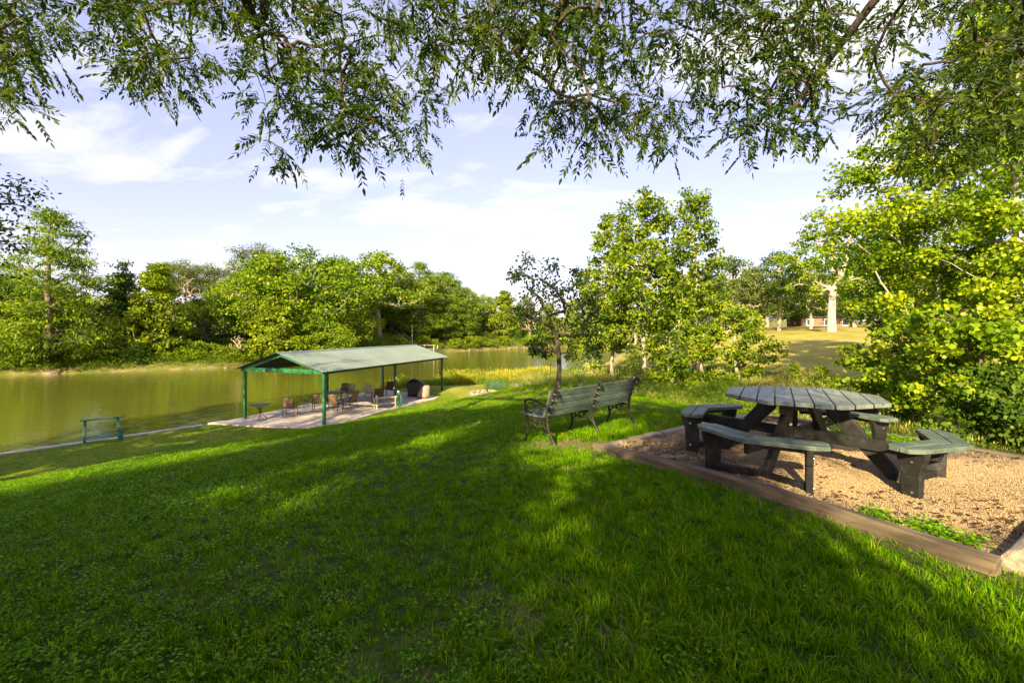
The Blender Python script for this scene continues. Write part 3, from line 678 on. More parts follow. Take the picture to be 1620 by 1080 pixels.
def proto_feather(seed, h=14.0, r=5.0, name='cypress_tree'):
    """bald cypress: level sprays in tiers with gaps between"""
    rg = np.random.default_rng(seed); C = []
    for k in range(17):
        t = k / 16; z = h * (.10 + .86 * t); rr = r * (1 - t) ** .62 * (.55 + .45 * min(1, t / .18)) + .35; m = int(6 + 15 * (1 - t))
        for i in range(m):
            a = rg.uniform(0, 6.28); q = rr * math.sqrt(rg.uniform(.12, 1)) * rg.uniform(.8, 1.12); C.append((q * math.cos(a), q * math.sin(a), z + rg.normal() * .22 - q * .06))
    C = np.array(C); fol = foliage(C, 84, rg.uniform(.75, 1.2, len(C)) * 1.0, .34, .10, 'rhomb', rg, flat=.34, droop=.5, up=.5)
    tk = [(0, 0, -.4)] + [(rg.normal() * .06, rg.normal() * .06, h * q) for q in (.08, .2, .35, .5, .65, .8, .93)]
    return Proto(make_tree(name, tk, [h * .036, h * .025, h * .02, h * .017, h * .013, h * .009, h * .006, .02], C, fol, M['leaf_feather'], M['bark'], tip=.018, rg=rg, bow=.02), h)

def proto_cone(seed, h=11.0, r=3.0, leafm='leaf_yellow', name='sycamore_tree', per=52, n=190):
    rg = np.random.default_rng(seed); prof = lambda t: r * ((1 - t) ** .75 * (.6 + .4 * min(1, t / .15)) + .08)
    C = crown_points(n, prof, h * .08, h * .98, rg, shell=.45, rough=.2)
    fol = foliage(C, per, rg.uniform(.6, 1.1, len(C)) * .85, .30, .24, 'rhomb', rg, flat=.5, droop=.3)
    tk = [(0, 0, -.3)] + [(rg.normal() * .05, rg.normal() * .05, h * q) for q in (.1, .25, .4, .55, .7, .85, .95)]
    return Proto(make_tree(name, tk, [h * .018, h * .016, h * .014, h * .012, h * .01, h * .007, h * .004, .015], C, fol, M[leafm], M['bark_pale'], tip=.014, rg=rg), h)

def proto_shrub(seed, leafm='leaf_far', h=3.0, r=1.9, n=60, per=58, name='bank_shrub'):
    rg = np.random.default_rng(seed); prof = lambda t: r * math.sqrt(max(0, 1 - (t * .95) ** 2)) * (.85 + .15 * t)
    C = crown_points(n, prof, .25, h * .93, rg, shell=.5, rough=.3)
    fol = foliage(C, per, rg.uniform(.6, 1.2, len(C)) * .62, .22, .14, 'rhomb', rg, flat=.7, droop=.2)
    tk = [(0, 0, -.2), (.05, 0, .3), (.1, .05, .7)]
    return Proto(make_tree(name, tk, [.09, .07, .05], C, fol, M[leafm], M['bark'], tip=.012, rg=rg), h)

def proto_crowned(seed, h=12.0, r=4.6, first=.34, leafm='leaf_far', barkm='bark_pale', tr=.024, n=150, name='park_tree', per=60, rc=1.1):
    """tree with a clear stem under a spreading, gappy crown"""
    rg = np.random.default_rng(seed); prof = lambda t: r * (math.sin(math.pi * (t * .8 + .2)) ** .6)
    C = crown_points(n, prof, h * first, h * .96, rg, shell=.5, rough=.38, lobes=4)
    fol = foliage(C, per, rg.uniform(.6, 1.2, len(C)) * rc, .30, .19, 'rhomb', rg, flat=.5, droop=.2)
    tk = [(0, 0, -.3), (.05, .05, h * .12), (.0, .15, h * .24), (.25, .1, h * .36), (.1, .3, h * .5), (.35, .1, h * .66)]
    return Proto(make_tree(name, tk, [h * tr * 1.15, h * tr, h * tr * .9, h * tr * .8, h * tr * .6, h * tr * .4], C, fol, M[leafm], M[barkm], tip=.02, rg=rg, power=.55), h)

P_b1, P_b2 = proto_broad(101), proto_broad(102, r=5.2, h=11)
P_f1, P_f2 = proto_feather(103), proto_feather(104, r=5.6, h=13)
P_c1, P_c2 = proto_cone(105), proto_cone(106, leafm='leaf_dark', name='conical_tree')
P_s1, P_s2, P_s3 = proto_shrub(107), proto_shrub(108, h=2.4, r=2.1), proto_shrub(109, leafm='leaf_yellow', h=2.6, r=1.8)
P_k1, P_k2 = proto_crowned(110, first=.30), proto_crowned(111, first=.22, leafm='leaf_dark', n=190, r=5.2)
P_o1 = proto_broad(112, 'leaf_olive', h=9, r=4.2, low=.2, n=150, name='hilltop_tree', L=.26, W=.12)

FARG = 'trees on the far river bank'
plant(P_f1, 78, 51, 328, 'tall feathery cypress at the water on the far bank, at left', 1.2, FARG)
plant(P_f2, -48, 50, 372, 'feathery cypress cut by the left edge of the picture, far bank', .95, FARG)
plant(P_c2, 196, 60, 410, 'dark conical tree beside the yellow-green sycamore on the far bank', 1.0, FARG)
plant(P_c1, 246, 57.5, 403, 'yellow-green conical sycamore standing on the far bank', 1.0, FARG)
plant(P_b1, 388, 68, 428, 'rounded green tree left of the tallest far-bank tree', 1.1, FARG)
plant(P_b2, 474, 74, 386, 'tallest bright green round tree on the far bank, above the pavilion gable', 1.2, FARG)
plant(P_b1, 535, 84, 402, 'round green tree right behind the tallest far-bank tree', 1.15, FARG)
plant(P_c1, 437, 63.5, 462, 'low yellow-leaved sycamore by the water in front of the tallest far-bank tree', 1.35, FARG, 'leaf_yellow')
plant(P_b2, 560, 80, 478, 'bright low bushy tree above the pavilion ridge', .95, FARG, 'leaf_yellow')
plant(P_k1, 600, 94, 392, 'pale-trunked tree with an open crown on the far hillside', 1.15, FARG)
plant(P_f1, 664, 104, 413, 'layered feathery cypress above the far end of the pavilion roof', 1.3, FARG)
plant(P_f2, 706, 110, 428, 'feathery cypress, the rightmost of the far-bank cypress pair', 1.3, FARG)
plant(P_b1, 738, 126, 452, 'green tree at the river bend just right of the cypress pair', .95, FARG)
plant(P_b2, 766, 130, 462, 'lower bushy green tree at the river bend', .75, FARG)
plant(P_c1, 797, 127, 453, 'yellow-green tree at the river bend', 1.25, FARG)
plant(P_b1, 832, 142, 466, 'pale green tree at the bend, seen left of the young dark tree', .8, FARG, 'leaf_olive')
plant(P_b2, 868, 150, 476, 'distant tree at the bend seen through the young dark tree', .8, FARG)
plant(P_b1, 912, 150, 470, 'distant tree at the bend behind the young sycamores', .8, FARG)
plant(P_b2, 955, 150, 474, 'distant tree behind the trunks of the young sycamores', .8, FARG)
plant(P_b2, 22, 63, 425, 'green tree half hidden behind the far-bank cypress', .8, FARG)
plant(P_b1, 134, 70, 462, 'small green tree on the hillside right of the cypress', .8, FARG)
plant(P_o1, 292, 78, 408, 'olive-green tree on the hilltop behind the conical sycamore', .9, FARG)
plant(P_o1, 334, 82, 414, 'grey-green hilltop tree, the middle one of three', 1.0, FARG)
plant(P_o1, 262, 80, 412, 'green hilltop tree just behind the conical pair', .8, FARG, 'leaf_far')
plant(P_o1, 412, 92, 382, 'pale olive tree rising behind the far-bank trees, highest on the hill', .9, FARG)
plant(P_o1, 360, 74, 440, 'low olive tree on the hillside below the hilltop trees', 1.0, FARG)
plant(P_b1, 635, 112, 420, 'green tree behind the open-crowned pale-trunked tree', .8, FARG)
plant(P_b2, 690, 120, 428, 'broad green tree behind the cypress pair', 1.1, FARG)
plant(P_b1, 618, 102, 436, 'green tree filling the slope beside the pale-trunked tree', .9, FARG)
plant(P_b2, 430, 80, 408, 'green tree between the highest olive tree and the tallest round tree', 1.0, FARG)
plant(P_b1, 310, 66, 470, 'low green tree on the slope right of the conical sycamore', 1.1, FARG)
plant(P_b2, 505, 68, 500, 'low bright bush-like tree by the water behind the pavilion roof', 1.3, FARG, 'leaf_far')
# shrubs on the far bank and hillside
SHG, SHL = 'shrubs on the far river bank', 'leafy green shrub on the far river bank'
rs = np.random.default_rng(44); k = 0
SEEN = {}
def shrub_label(px, mt_, where):
    tone = {'leaf_far': 'bright green', 'leaf_dark': 'dark green', 'leaf_yellow': 'yellowish', 'leaf_feather': 'pale green', 'leaf_olive': 'olive'}[mt_]
    spot = 'by the left edge' if px < 30 else 'under the tall left cypress' if px < 130 else 'under the conical pair' if px < 300 else 'left of the pavilion gable' if px < 400 else 'behind the pavilion gable' if px < 500 else 'above the pavilion ridge' if px < 610 else 'under the cypress pair' if px < 730 else 'at the river bend' if px < 850 else 'behind the young dark tree'
    key = f'{tone} shrub {where} {spot}'; SEEN[key] = SEEN.get(key, 0) + 1
    return key if SEEN[key] == 1 else f'{("", "", "second", "third", "fourth", "fifth", "sixth", "seventh", "eighth")[SEEN[key]]} {key}, counting rightward' if where.startswith('at') else f'another {key}, number {("", "", "two", "three", "four", "five", "six", "seven")[SEEN[key]]}'
def far_line(px, off):
    """point on the sight line of px that lies off metres behind the far shore"""
    lo, hi = 30., 240.
    for _ in range(40):
        m = (lo + hi) / 2; f = float(sdist(np.array([(px - CX) / F_PX * m]), np.array([m]), FB)[()] if False else sdist(np.array([(px - CX) / F_PX * m]), np.array([m]), FB)[0])
        if -f < off: lo = m
        else: hi = m
    return (lo + hi) / 2
for px in np.arange(-60, 960, 21.0):
    p = px + rs.uniform(-8, 8); d = far_line(p, rs.uniform(2.0, 4.5)); h = rs.uniform(1.3, 2.6) * (1.15 if p > 600 else 1)
    mt_ = ['leaf_far', 'leaf_dark', 'leaf_yellow', 'leaf_feather'][rs.integers(0, 4)]
    plant((P_s1, P_s2, P_s3)[k % 3], p, d, 0, shrub_label(p, mt_, 'at the far waterline'), rs.uniform(.9, 1.3), SHG, mt_, cat='shrub', ht=h); k += 1
for i in range(46):
    p = rs.uniform(-50, 900)
    if 105 < p < 305 and rs.uniform() < .85: continue
    d = far_line(p, rs.uniform(7, 26)); h = rs.uniform(1.8, 4.2)
    mt_ = ['leaf_far', 'leaf_dark', 'leaf_olive', 'leaf_yellow'][rs.integers(0, 4)]
    plant((P_s1, P_s2, P_s3)[k % 3], p, d, 0, shrub_label(p, mt_, 'up the far hillside'), rs.uniform(.8, 1.2), 'shrubs on the far hillside', mt_, cat='shrub', ht=h); k += 1

# park trees beyond the gully
PG = 'trees in the park across the gully'
plant(P_k2, 1150, 62, 398, 'green park tree behind the tall young sycamores', .9, PG)
plant(P_k1, 1192, 56, 418, 'park tree with bare forked stems left of the grey trunk', .8, PG, 'leaf_olive')
plant(P_k1, 1232, 55, 392, 'park tree with a slim grey crooked trunk on the mown slope', .85, PG, 'leaf_dark')
plant(P_k2, 1283, 64, 402, 'dark green park tree behind the big white trunk', .8, PG)
plant(P_k2, 1395, 62, 335, 'tall park tree behind the bright maple-leaved trees', .9, PG)
for i, (px, y) in enumerate([(1062, 452), (1108, 440), (1168, 436), (1214, 440), (1258, 436), (1306, 430), (1352, 420), (1420, 400), (1480, 390), (1560, 380)]):
    plant((P_k2, P_b1, P_b2)[i % 3], px, 92 + 5 * (i % 3), y, ('first', 'second', 'third', 'fourth', 'fifth', 'sixth', 'seventh', 'eighth', 'ninth', 'last')[i] + ' dark tree from the left in the row closing the park', 1.35, 'row of dark trees behind the park', 'leaf_dark')

def young_syc(seed, px, d, ytop, label, r, n, leafm='leaf_syc', lean=0, bark_='bark_white', first=.10, per=46):
    rg = np.random.default_rng(seed); x = (px - CX) / F_PX * d; gz = Hs(x, d); h = CAMZ + (HY - ytop) / F_PX * d - gz
    prof = lambda t: r * ((1 - t) ** .34 * (.62 + .38 * min(1, t / .35)) + .10)
    C = crown_points(n, prof, h * first, h * .985, rg, shell=.35, rough=.34, lobes=4)
    fol = foliage(C, per, rg.uniform(.5, 1.2, len(C)) * .52, .17, .16, 'rhomb', rg, flat=.6, droop=.35)
    tk = [(0, 0, -.3)] + [(lean * q * h + rg.normal() * .05, rg.normal() * .05, h * q) for q in (.1, .22, .36, .5, .65, .8, .93)]
    o = make_tree('young_sycamore', tk, [.13, .115, .10, .085, .07, .05, .03, .012], C, fol, M[leafm], M[bark_], tip=.008, rg=rg)
    o.location = (x, d, gz); return tag(o, label, 'tree', 'young sycamores in the gully')
young_syc(201, 968, 27, 338, 'young sycamore on the left of the clump, darker trunk', 1.75, 190, first=.2)
young_syc(202, 1018, 25, 300, 'tallest young sycamore with a straight white trunk behind the park bench', 2.05, 260, first=.2)
young_syc(203, 1100, 28, 296, 'slender young sycamore on the right of the clump, white stem', 1.65, 215, first=.2)
young_syc(204, 1056, 30, 400, 'shorter young sycamore filling the gap between the two tall ones', 1.3, 80)
young_syc(205, 932, 30, 418, 'low young sycamore at the waterside end of the clump', 1.4, 70)
young_syc(206, 1168, 25.5, 478, 'bushy young sycamore leaning on forked stems below the park slope', 1.7, 90, lean=-.06)
young_syc(207, 1060, 22, 520, 'knee-high sycamore bush in front of the white trunk', 1.1, 40, first=.03)
young_syc(208, 1110, 24, 530, 'small sycamore bush at the foot of the slender sycamore', 1.0, 36, first=.03)

# white-trunked old sycamore with a dead top
def old_syc():
    rg = np.random.default_rng(301); d = 47; x = (1316 - CX) / F_PX * d; gz = Hs(x, d); h = CAMZ + (HY - 292) / F_PX * d - gz
    C = crown_points(120, lambda t: 3.9 * math.sin(math.pi * (t * .75 + .22)) ** .6, h * .24, h * .86, rg, shell=.4, rough=.4)
    C = C[~((C[:, 0] > -.4) & (C[:, 0] < 2.4) & (C[:, 1] < 0) & (C[:, 2] > h * .42))]
    fol = foliage(C, 60, rg.uniform(.6, 1.15, len(C)) * .8, .28, .2, 'rhomb', rg, flat=.5)
    tk = [(0, 0, -.3), (-.05, 0, 1.2), (0, 0, 2.6), (.1, 0, 4.2), (.9, -.2, 6.0), (1.5, -.3, 8.2), (1.5, -.4, 10.2), (1.75, -.4, 12.0), (2.1, -.3, h)]
    ex = ([], [], [], [])
    for z0, dx, dy, L in ((8.4, -1, .2, 2.6), (9.6, 1, -.2, 1.9), (10.8, -.9, .3, 2.2), (12.2, 1, .2, 1.5), (13.0, -.8, -.2, 1.6), (5.0, -1.2, 0, 3.0)):
        p = np.array((1.5, -.35, z0)) if z0 > 6 else np.array((.2, 0, 4.3)); dr = unit(np.array((dx, dy, .75))); r0 = .10 if z0 < 9 else .05
        for kk in range(4):
            q = p + dr * L / 4 + rg.normal(size=3) * .1; ex[0].append(p); ex[1].append(q); ex[2].append(r0 * (1 - kk * .22)); ex[3].append(r0 * (1 - (kk + 1) * .22)); p = q
            if kk > 0:
                q2 = p + unit(rg.normal(size=3) + UP * .6) * .7; ex[0].append(p); ex[1].append(q2); ex[2].append(.025); ex[3].append(.008)
    o = make_tree('old_sycamore', tk, [.50, .40, .36, .32, .20, .17, .13, .07, .02], C, fol, M['leaf_far'], M['bark_white'], tip=.02, rg=rg, sides=9, extra=tuple(np.array(q) for q in ex))
    o.location = (x, d, gz); tag(o, 'old sycamore with a thick white trunk and bare dead top', 'tree', PG)
old_syc()

# bright maple-leaved trees at the right edge
def near_tree(name, seed, px, d, h, r, n, per, label, leafm='leaf_box', barkm='bark_white', first=.25, rc=.55, L=.17, tr=(.16, .14, .12, .10, .07, .04), lean=(0, 0), top=.97, shape='maple', prof=None, W=1.0):
    rg = np.random.default_rng(seed); x = (px - CX) / F_PX * d; gz = Hs(x, d)
    pf = prof or (lambda t: r * math.sin(math.pi * (t * .78 + .2)) ** .6)
    C = crown_points(n, pf, h * first, h * top, rg, shell=.4, rough=.3, lobes=4); C[:, 0] += lean[0] * C[:, 2] / h; C[:, 1] += lean[1] * C[:, 2] / h
    fol = foliage(C, per, rg.uniform(.6, 1.2, len(C)) * rc, L, L * W, shape, rg, flat=.55, droop=.35)
    qs = (.12, .25, .4, .6, .8); tk = [(0, 0, -.3)] + [(lean[0] * q + rg.normal() * .05, lean[1] * q + rg.normal() * .05, h * q) for q in qs]
    o = make_tree(name, tk, list(tr), C, fol, M[leafm], M[barkm], tip=.007, rg=rg)
    o.location = (x, d, gz); return tag(o, label, 'tree', 'bright trees along the gully edge')
near_tree('sycamore_tree', 401, 1604, 15.5, 14.5, 4.9, 380, 165, 'tall bright sycamore with a white trunk filling the right edge', first=.16, rc=.75, L=.105)
near_tree('sycamore_tree', 402, 1478, 18.5, 9.5, 2.5, 140, 125, 'slimmer bright sycamore in front of the tall one, left side', first=.14, rc=.6, L=.11, tr=(.12, .11, .10, .08, .06, .03))
near_tree('box_elder', 403, 1507, 10.6, 3.6, 1.6, 85, 85, 'low bright box elder with a thin leaning stem beyond the picnic table', first=.28, rc=.40, L=.095, tr=(.05, .045, .04, .035, .025, .015), lean=(.5, .2), barkm='bark')
near_tree('box_elder', 404, 1398, 13.2, 3.0, 1.05, 50, 80, 'dark leafy box elder standing left of the leaning one', leafm='leaf_syc', first=.12, rc=.40, L=.10, tr=(.08, .07, .05, .04, .03, .015), barkm='bark_dark')
near_tree('leafy_shrub', 405, 1612, 9.4, 2.1, 1.1, 60, 110, 'dark green shrub at the right edge behind the lawn', leafm='leaf_dark', first=.03, rc=.35, L=.075, tr=(.05, .04, .03, .03, .02, .01), barkm='bark_dark')

# small saplings and the dark young tree by the bench
def sapling(name, seed, px, d, ytop, r, n, per, label, leafm, cat='sapling'):
    rg = np.random.default_rng(seed); x = (px - CX) / F_PX * d; gz = Hs(x, d); h = CAMZ + (HY - ytop) / F_PX * d - gz
    C = crown_points(n, lambda t: r * (1 - t * .8), .1, h * .97, rg, shell=.3, rough=.2)
    fol = foliage(C, per, .22, .11, .06, 'rhomb', rg, flat=.6)
    o = make_tree(name, [(0, 0, -.1), (0, 0, h * .3), (0, .02, h * .6), (0, 0, h * .95)], [.03, .025, .018, .008], C, fol, M[leafm], M['bark'], tip=.005, rg=rg)
    o.location = (x, d, gz); return tag(o, label, cat)
sapling('leafy_sapling', 501, 1256, 22, 570, .42, 26, 40, 'slim dark green sapling before the mown slope, left of the pair', 'leaf_feather')
sapling('leafy_sapling', 502, 1299, 21, 576, .55, 30, 40, 'bushier green sapling before the mown slope, right of the pair', 'leaf_feather')
def cyp_sapling():
    rg = np.random.default_rng(503); d = 19.5; x = (1000 - CX) / F_PX * d; gz = Hs(x, d); h = CAMZ + (HY - 545) / F_PX * d - gz; C = []
    for k in range(11):
        t = k / 10
        for i in range(int(10 - 6 * t)):
            a = rg.uniform(0, 6.28); q = (1 - t) ** .8 * .95 * rg.uniform(.3, 1.05) + .05; C.append((q * math.cos(a), q * math.sin(a), .15 + t * (h - .25) + rg.normal() * .03 - q * .1))
    C = np.array(C); fol = foliage(C, 46, .24, .14, .035, 'rhomb', rg, flat=.22, droop=.3, up=.6)
    o = make_tree('cypress_sapling', [(0, 0, -.1), (0, 0, h * .4), (0, 0, h * .97)], [.04, .03, .01], C, fol, M['leaf_feather'], M['bark'], tip=.006, rg=rg, bow=0)
    o.location = (x, d, gz); tag(o, 'dark feathery cypress sapling behind the end of the park bench', 'sapling')
cyp_sapling()
def young_dark():
    rg = np.random.default_rng(504); d = 15.0; x = (884 - CX) / F_PX * d; gz = Hs(x, d)
    def wp(px, py, dd=0): return at(px, py, d + dd) - np.array((x, d, gz))
    spots = [(835, 412, 16), (822, 432, 20), (845, 440, 22), (875, 425, 16), (872, 450, 22), (838, 462, 22), (812, 436, 12), (858, 478, 24), (888, 488, 26), (915, 480, 26), (905, 455, 20), (922, 440, 16), (912, 428, 10), (935, 470, 22), (830, 492, 16), (818, 490, 10), (846, 500, 16), (895, 515, 26), (925, 508, 26), (868, 515, 22), (850, 545, 14), (862, 553, 14), (846, 555, 9), (872, 538, 18), (905, 535, 24), (930, 535, 22), (945, 500, 18), (882, 462, 16), (900, 560, 10), (940, 550, 14)]
    C = np.array([wp(px + rg.normal() * 3, py + rg.normal() * 3, rg.normal() * .45) for px, py, r_ in spots for _ in range(2)]); rr = np.array([r_ / F_PX * d for _, _, r_ in spots for _ in range(2)])
    fol = foliage(C, 62, rr, .105, .075, 'rhomb', rg, flat=.8, droop=.5, up=.1)
    tk = [wp(882, 640), wp(883, 610), wp(885, 585), wp(884, 560), wp(881, 530), wp(868, 500)]
    o = make_tree('young_tree', tk, [.10, .085, .08, .075, .06, .04], C, fol, M['leaf_young'], M['bark_dark'], tip=.008, rg=rg, sides=9)  # darker bark colour stands in for the shade on this trunk
    o.location = (x, d, gz); tag(o, 'young shaded tree with dark leaves and slim trunk behind the park bench', 'tree')
young_dark()

# ================================================================== materials for made things
M['plastic_top'] = surf('weathered_green_lumber', [(.25, (.10, .125, .108)), (.5, (.165, .195, .172)), (.75, (.27, .295, .265))], scale=9, rough=.45, bump=.25, stretch=(1, .18, 1), fine=(60, .12), rand=1)
M['plastic_seat'] = surf('green_plastic_lumber', [(.25, (.045, .07, .054)), (.5, (.085, .12, .095)), (.78, (.16, .20, .165))], scale=8, rough=.48, bump=.25, fine=(70, .14), rand=1)
M['black_lumber'] = surf('black_plastic_lumber', [(.3, (.009, .009, .009)), (.55, (.020, .020, .0195)), (.85, (.075, .072, .068))], scale=7, rough=.6, bump=.3, fine=(45, .2), spec=.25)
M['bolt'] = surf('galvanised_bolt', [(.3, (.35, .34, .32)), (.7, (.6, .58, .55))], scale=30, rough=.4, metallic=.9, bump=0)
M['bench_wood'] = surf('bench_green_paint', [(.25, (.042, .068, .052)), (.5, (.078, .112, .088)), (.78, (.17, .21, .17))], scale=6, rough=.62, bump=.35, stretch=(.25, 1, 1), fine=(38, .22), rand=1)
M['iron'] = surf('rusty_cast_iron', [(.3, (.014, .012, .011)), (.55, (.035, .028, .024)), (.8, (.10, .078, .062))], scale=18, rough=.6, metallic=.3, bump=.5)
M['timber'] = surf('landscape_timber', [(.25, (.066, .050, .031)), (.5, (.142, .110, .070)), (.78, (.28, .228, .155))], scale=7, rough=.9, bump=.8, stretch=(.07, 1, 1), fine=(22, .28), bdist=.015, rand=1, bump_scale=30)
M['log'] = surf('weathered_log', [(.25, (.17, .13, .095)), (.5, (.30, .25, .19)), (.78, (.45, .39, .32))], scale=4, rough=.9, bump=.9, stretch=(.15, 1, 1), fine=(30, .25), bdist=.02, rand=1)
M['green_steel'] = surf('green_painted_steel', [(.3, (.012, .10, .035)), (.7, (.022, .17, .06))], scale=3, rough=.42, bump=.08, fine=(30, .12))
M['dark_green'] = surf('dark_green_steel', [(.3, (.008, .045, .022)), (.7, (.016, .08, .038))], scale=3, rough=.45, bump=.08)
M['roof_metal'] = surf('pale_green_roof_sheet', [(.3, (.125, .168, .145)), (.7, (.165, .21, .185))], scale=.7, rough=.5, bump=.05, fine=(9, .06))
M['roof_under'] = surf('dark_roof_frame', [(.3, (.04, .04, .038)), (.7, (.09, .09, .085))], scale=2, rough=.8, bump=.1)
M['dark_frame'] = surf('dark_bronze_frame', [(.3, (.025, .02, .016)), (.7, (.06, .048, .038))], scale=12, rough=.45, bump=.1, metallic=.4)
M['sling'] = surf('tan_sling_fabric', [(.3, (.15, .10, .055)), (.7, (.24, .17, .095))], scale=20, rough=.85, bump=.3, bump_scale=200)
M['sling_dark'] = surf('brown_sling_fabric', [(.3, (.07, .04, .025)), (.7, (.13, .075, .045))], scale=20, rough=.85, bump=.3, bump_scale=200)
M['pale_wood'] = surf('bleached_wood', [(.3, (.36, .31, .22)), (.7, (.58, .52, .40))], scale=8, rough=.85, bump=.4, stretch=(1, 1, .2))
M['cream_paint'] = surf('cream_painted_wood', [(.3, (.55, .46, .28)), (.7, (.72, .62, .42))], scale=6, rough=.6, bump=.15)
M['white'] = surf('white_plastic', [(.3, (.66, .66, .64)), (.7, (.80, .80, .78))], scale=6, rough=.5, bump=.05)
M['black_vinyl'] = surf('black_grill_cover', [(.3, (.012, .011, .010)), (.7, (.035, .032, .03))], scale=5, rough=.5, bump=.6, bump_scale=9, bdist=.05)
M['grey_cover'] = surf('faded_grey_cover', [(.3, (.16, .125, .10)), (.7, (.34, .28, .23))], scale=5, rough=.9, bump=.8, bump_scale=9, bdist=.05)
M['hose'] = surf('green_hose', [(.3, (.03, .20, .09)), (.7, (.06, .30, .15))], scale=9, rough=.5, bump=.1)
M['teal'] = surf('teal_painted_wood', [(.3, (.025, .10, .085)), (.5, (.05, .16, .14)), (.75, (.18, .30, .27))], scale=7, rough=.65, bump=.3, fine=(25, .2))
M['brownbox'] = surf('rusty_brown_box', [(.3, (.14, .07, .04)), (.7, (.26, .15, .09))], scale=9, rough=.7, bump=.2)
M['rust'] = surf('rusty_rod', [(.3, (.08, .035, .02)), (.7, (.17, .08, .045))], scale=12, rough=.85, bump=.4)
M['stone'] = surf('pale_limestone', [(.25, (.20, .16, .115)), (.5, (.33, .28, .215)), (.75, (.48, .42, .34))], scale=4, rough=.95, bump=.8, bdist=.04, rand=1)
M['stone_tan'] = surf('tan_bank_stone', [(.25, (.11, .08, .05)), (.5, (.21, .16, .105)), (.75, (.34, .275, .195))], scale=2.5, rough=.95, bump=.8, bdist=.06, rand=1)
M['deck_wood'] = surf('grey_dock_wood', [(.3, (.24, .20, .16)), (.7, (.46, .41, .34))], scale=4, rough=.9, bump=.3)
M['house_wall'] = surf('tan_house_wall', [(.3, (.13, .09, .06)), (.7, (.22, .16, .11))], scale=2, rough=.9, bump=.2)
M['glass_dark'] = surf('dark_window_glass', [(.3, (.02, .025, .03)), (.7, (.04, .05, .055))], scale=1, rough=.08, bump=0)
M['bare'] = surf('bare_grey_branches', [(.3, (.20, .15, .11)), (.7, (.36, .29, .22))], scale=6, rough=.9, bump=.3)
M['chip'] = surf('gravel_chip', [(.2, (.10, .066, .034)), (.42, (.26, .185, .10)), (.62, (.41, .315, .185)), (.85, (.60, .51, .36))], scale=1.2, rough=.9, bump=.3, rand=1)

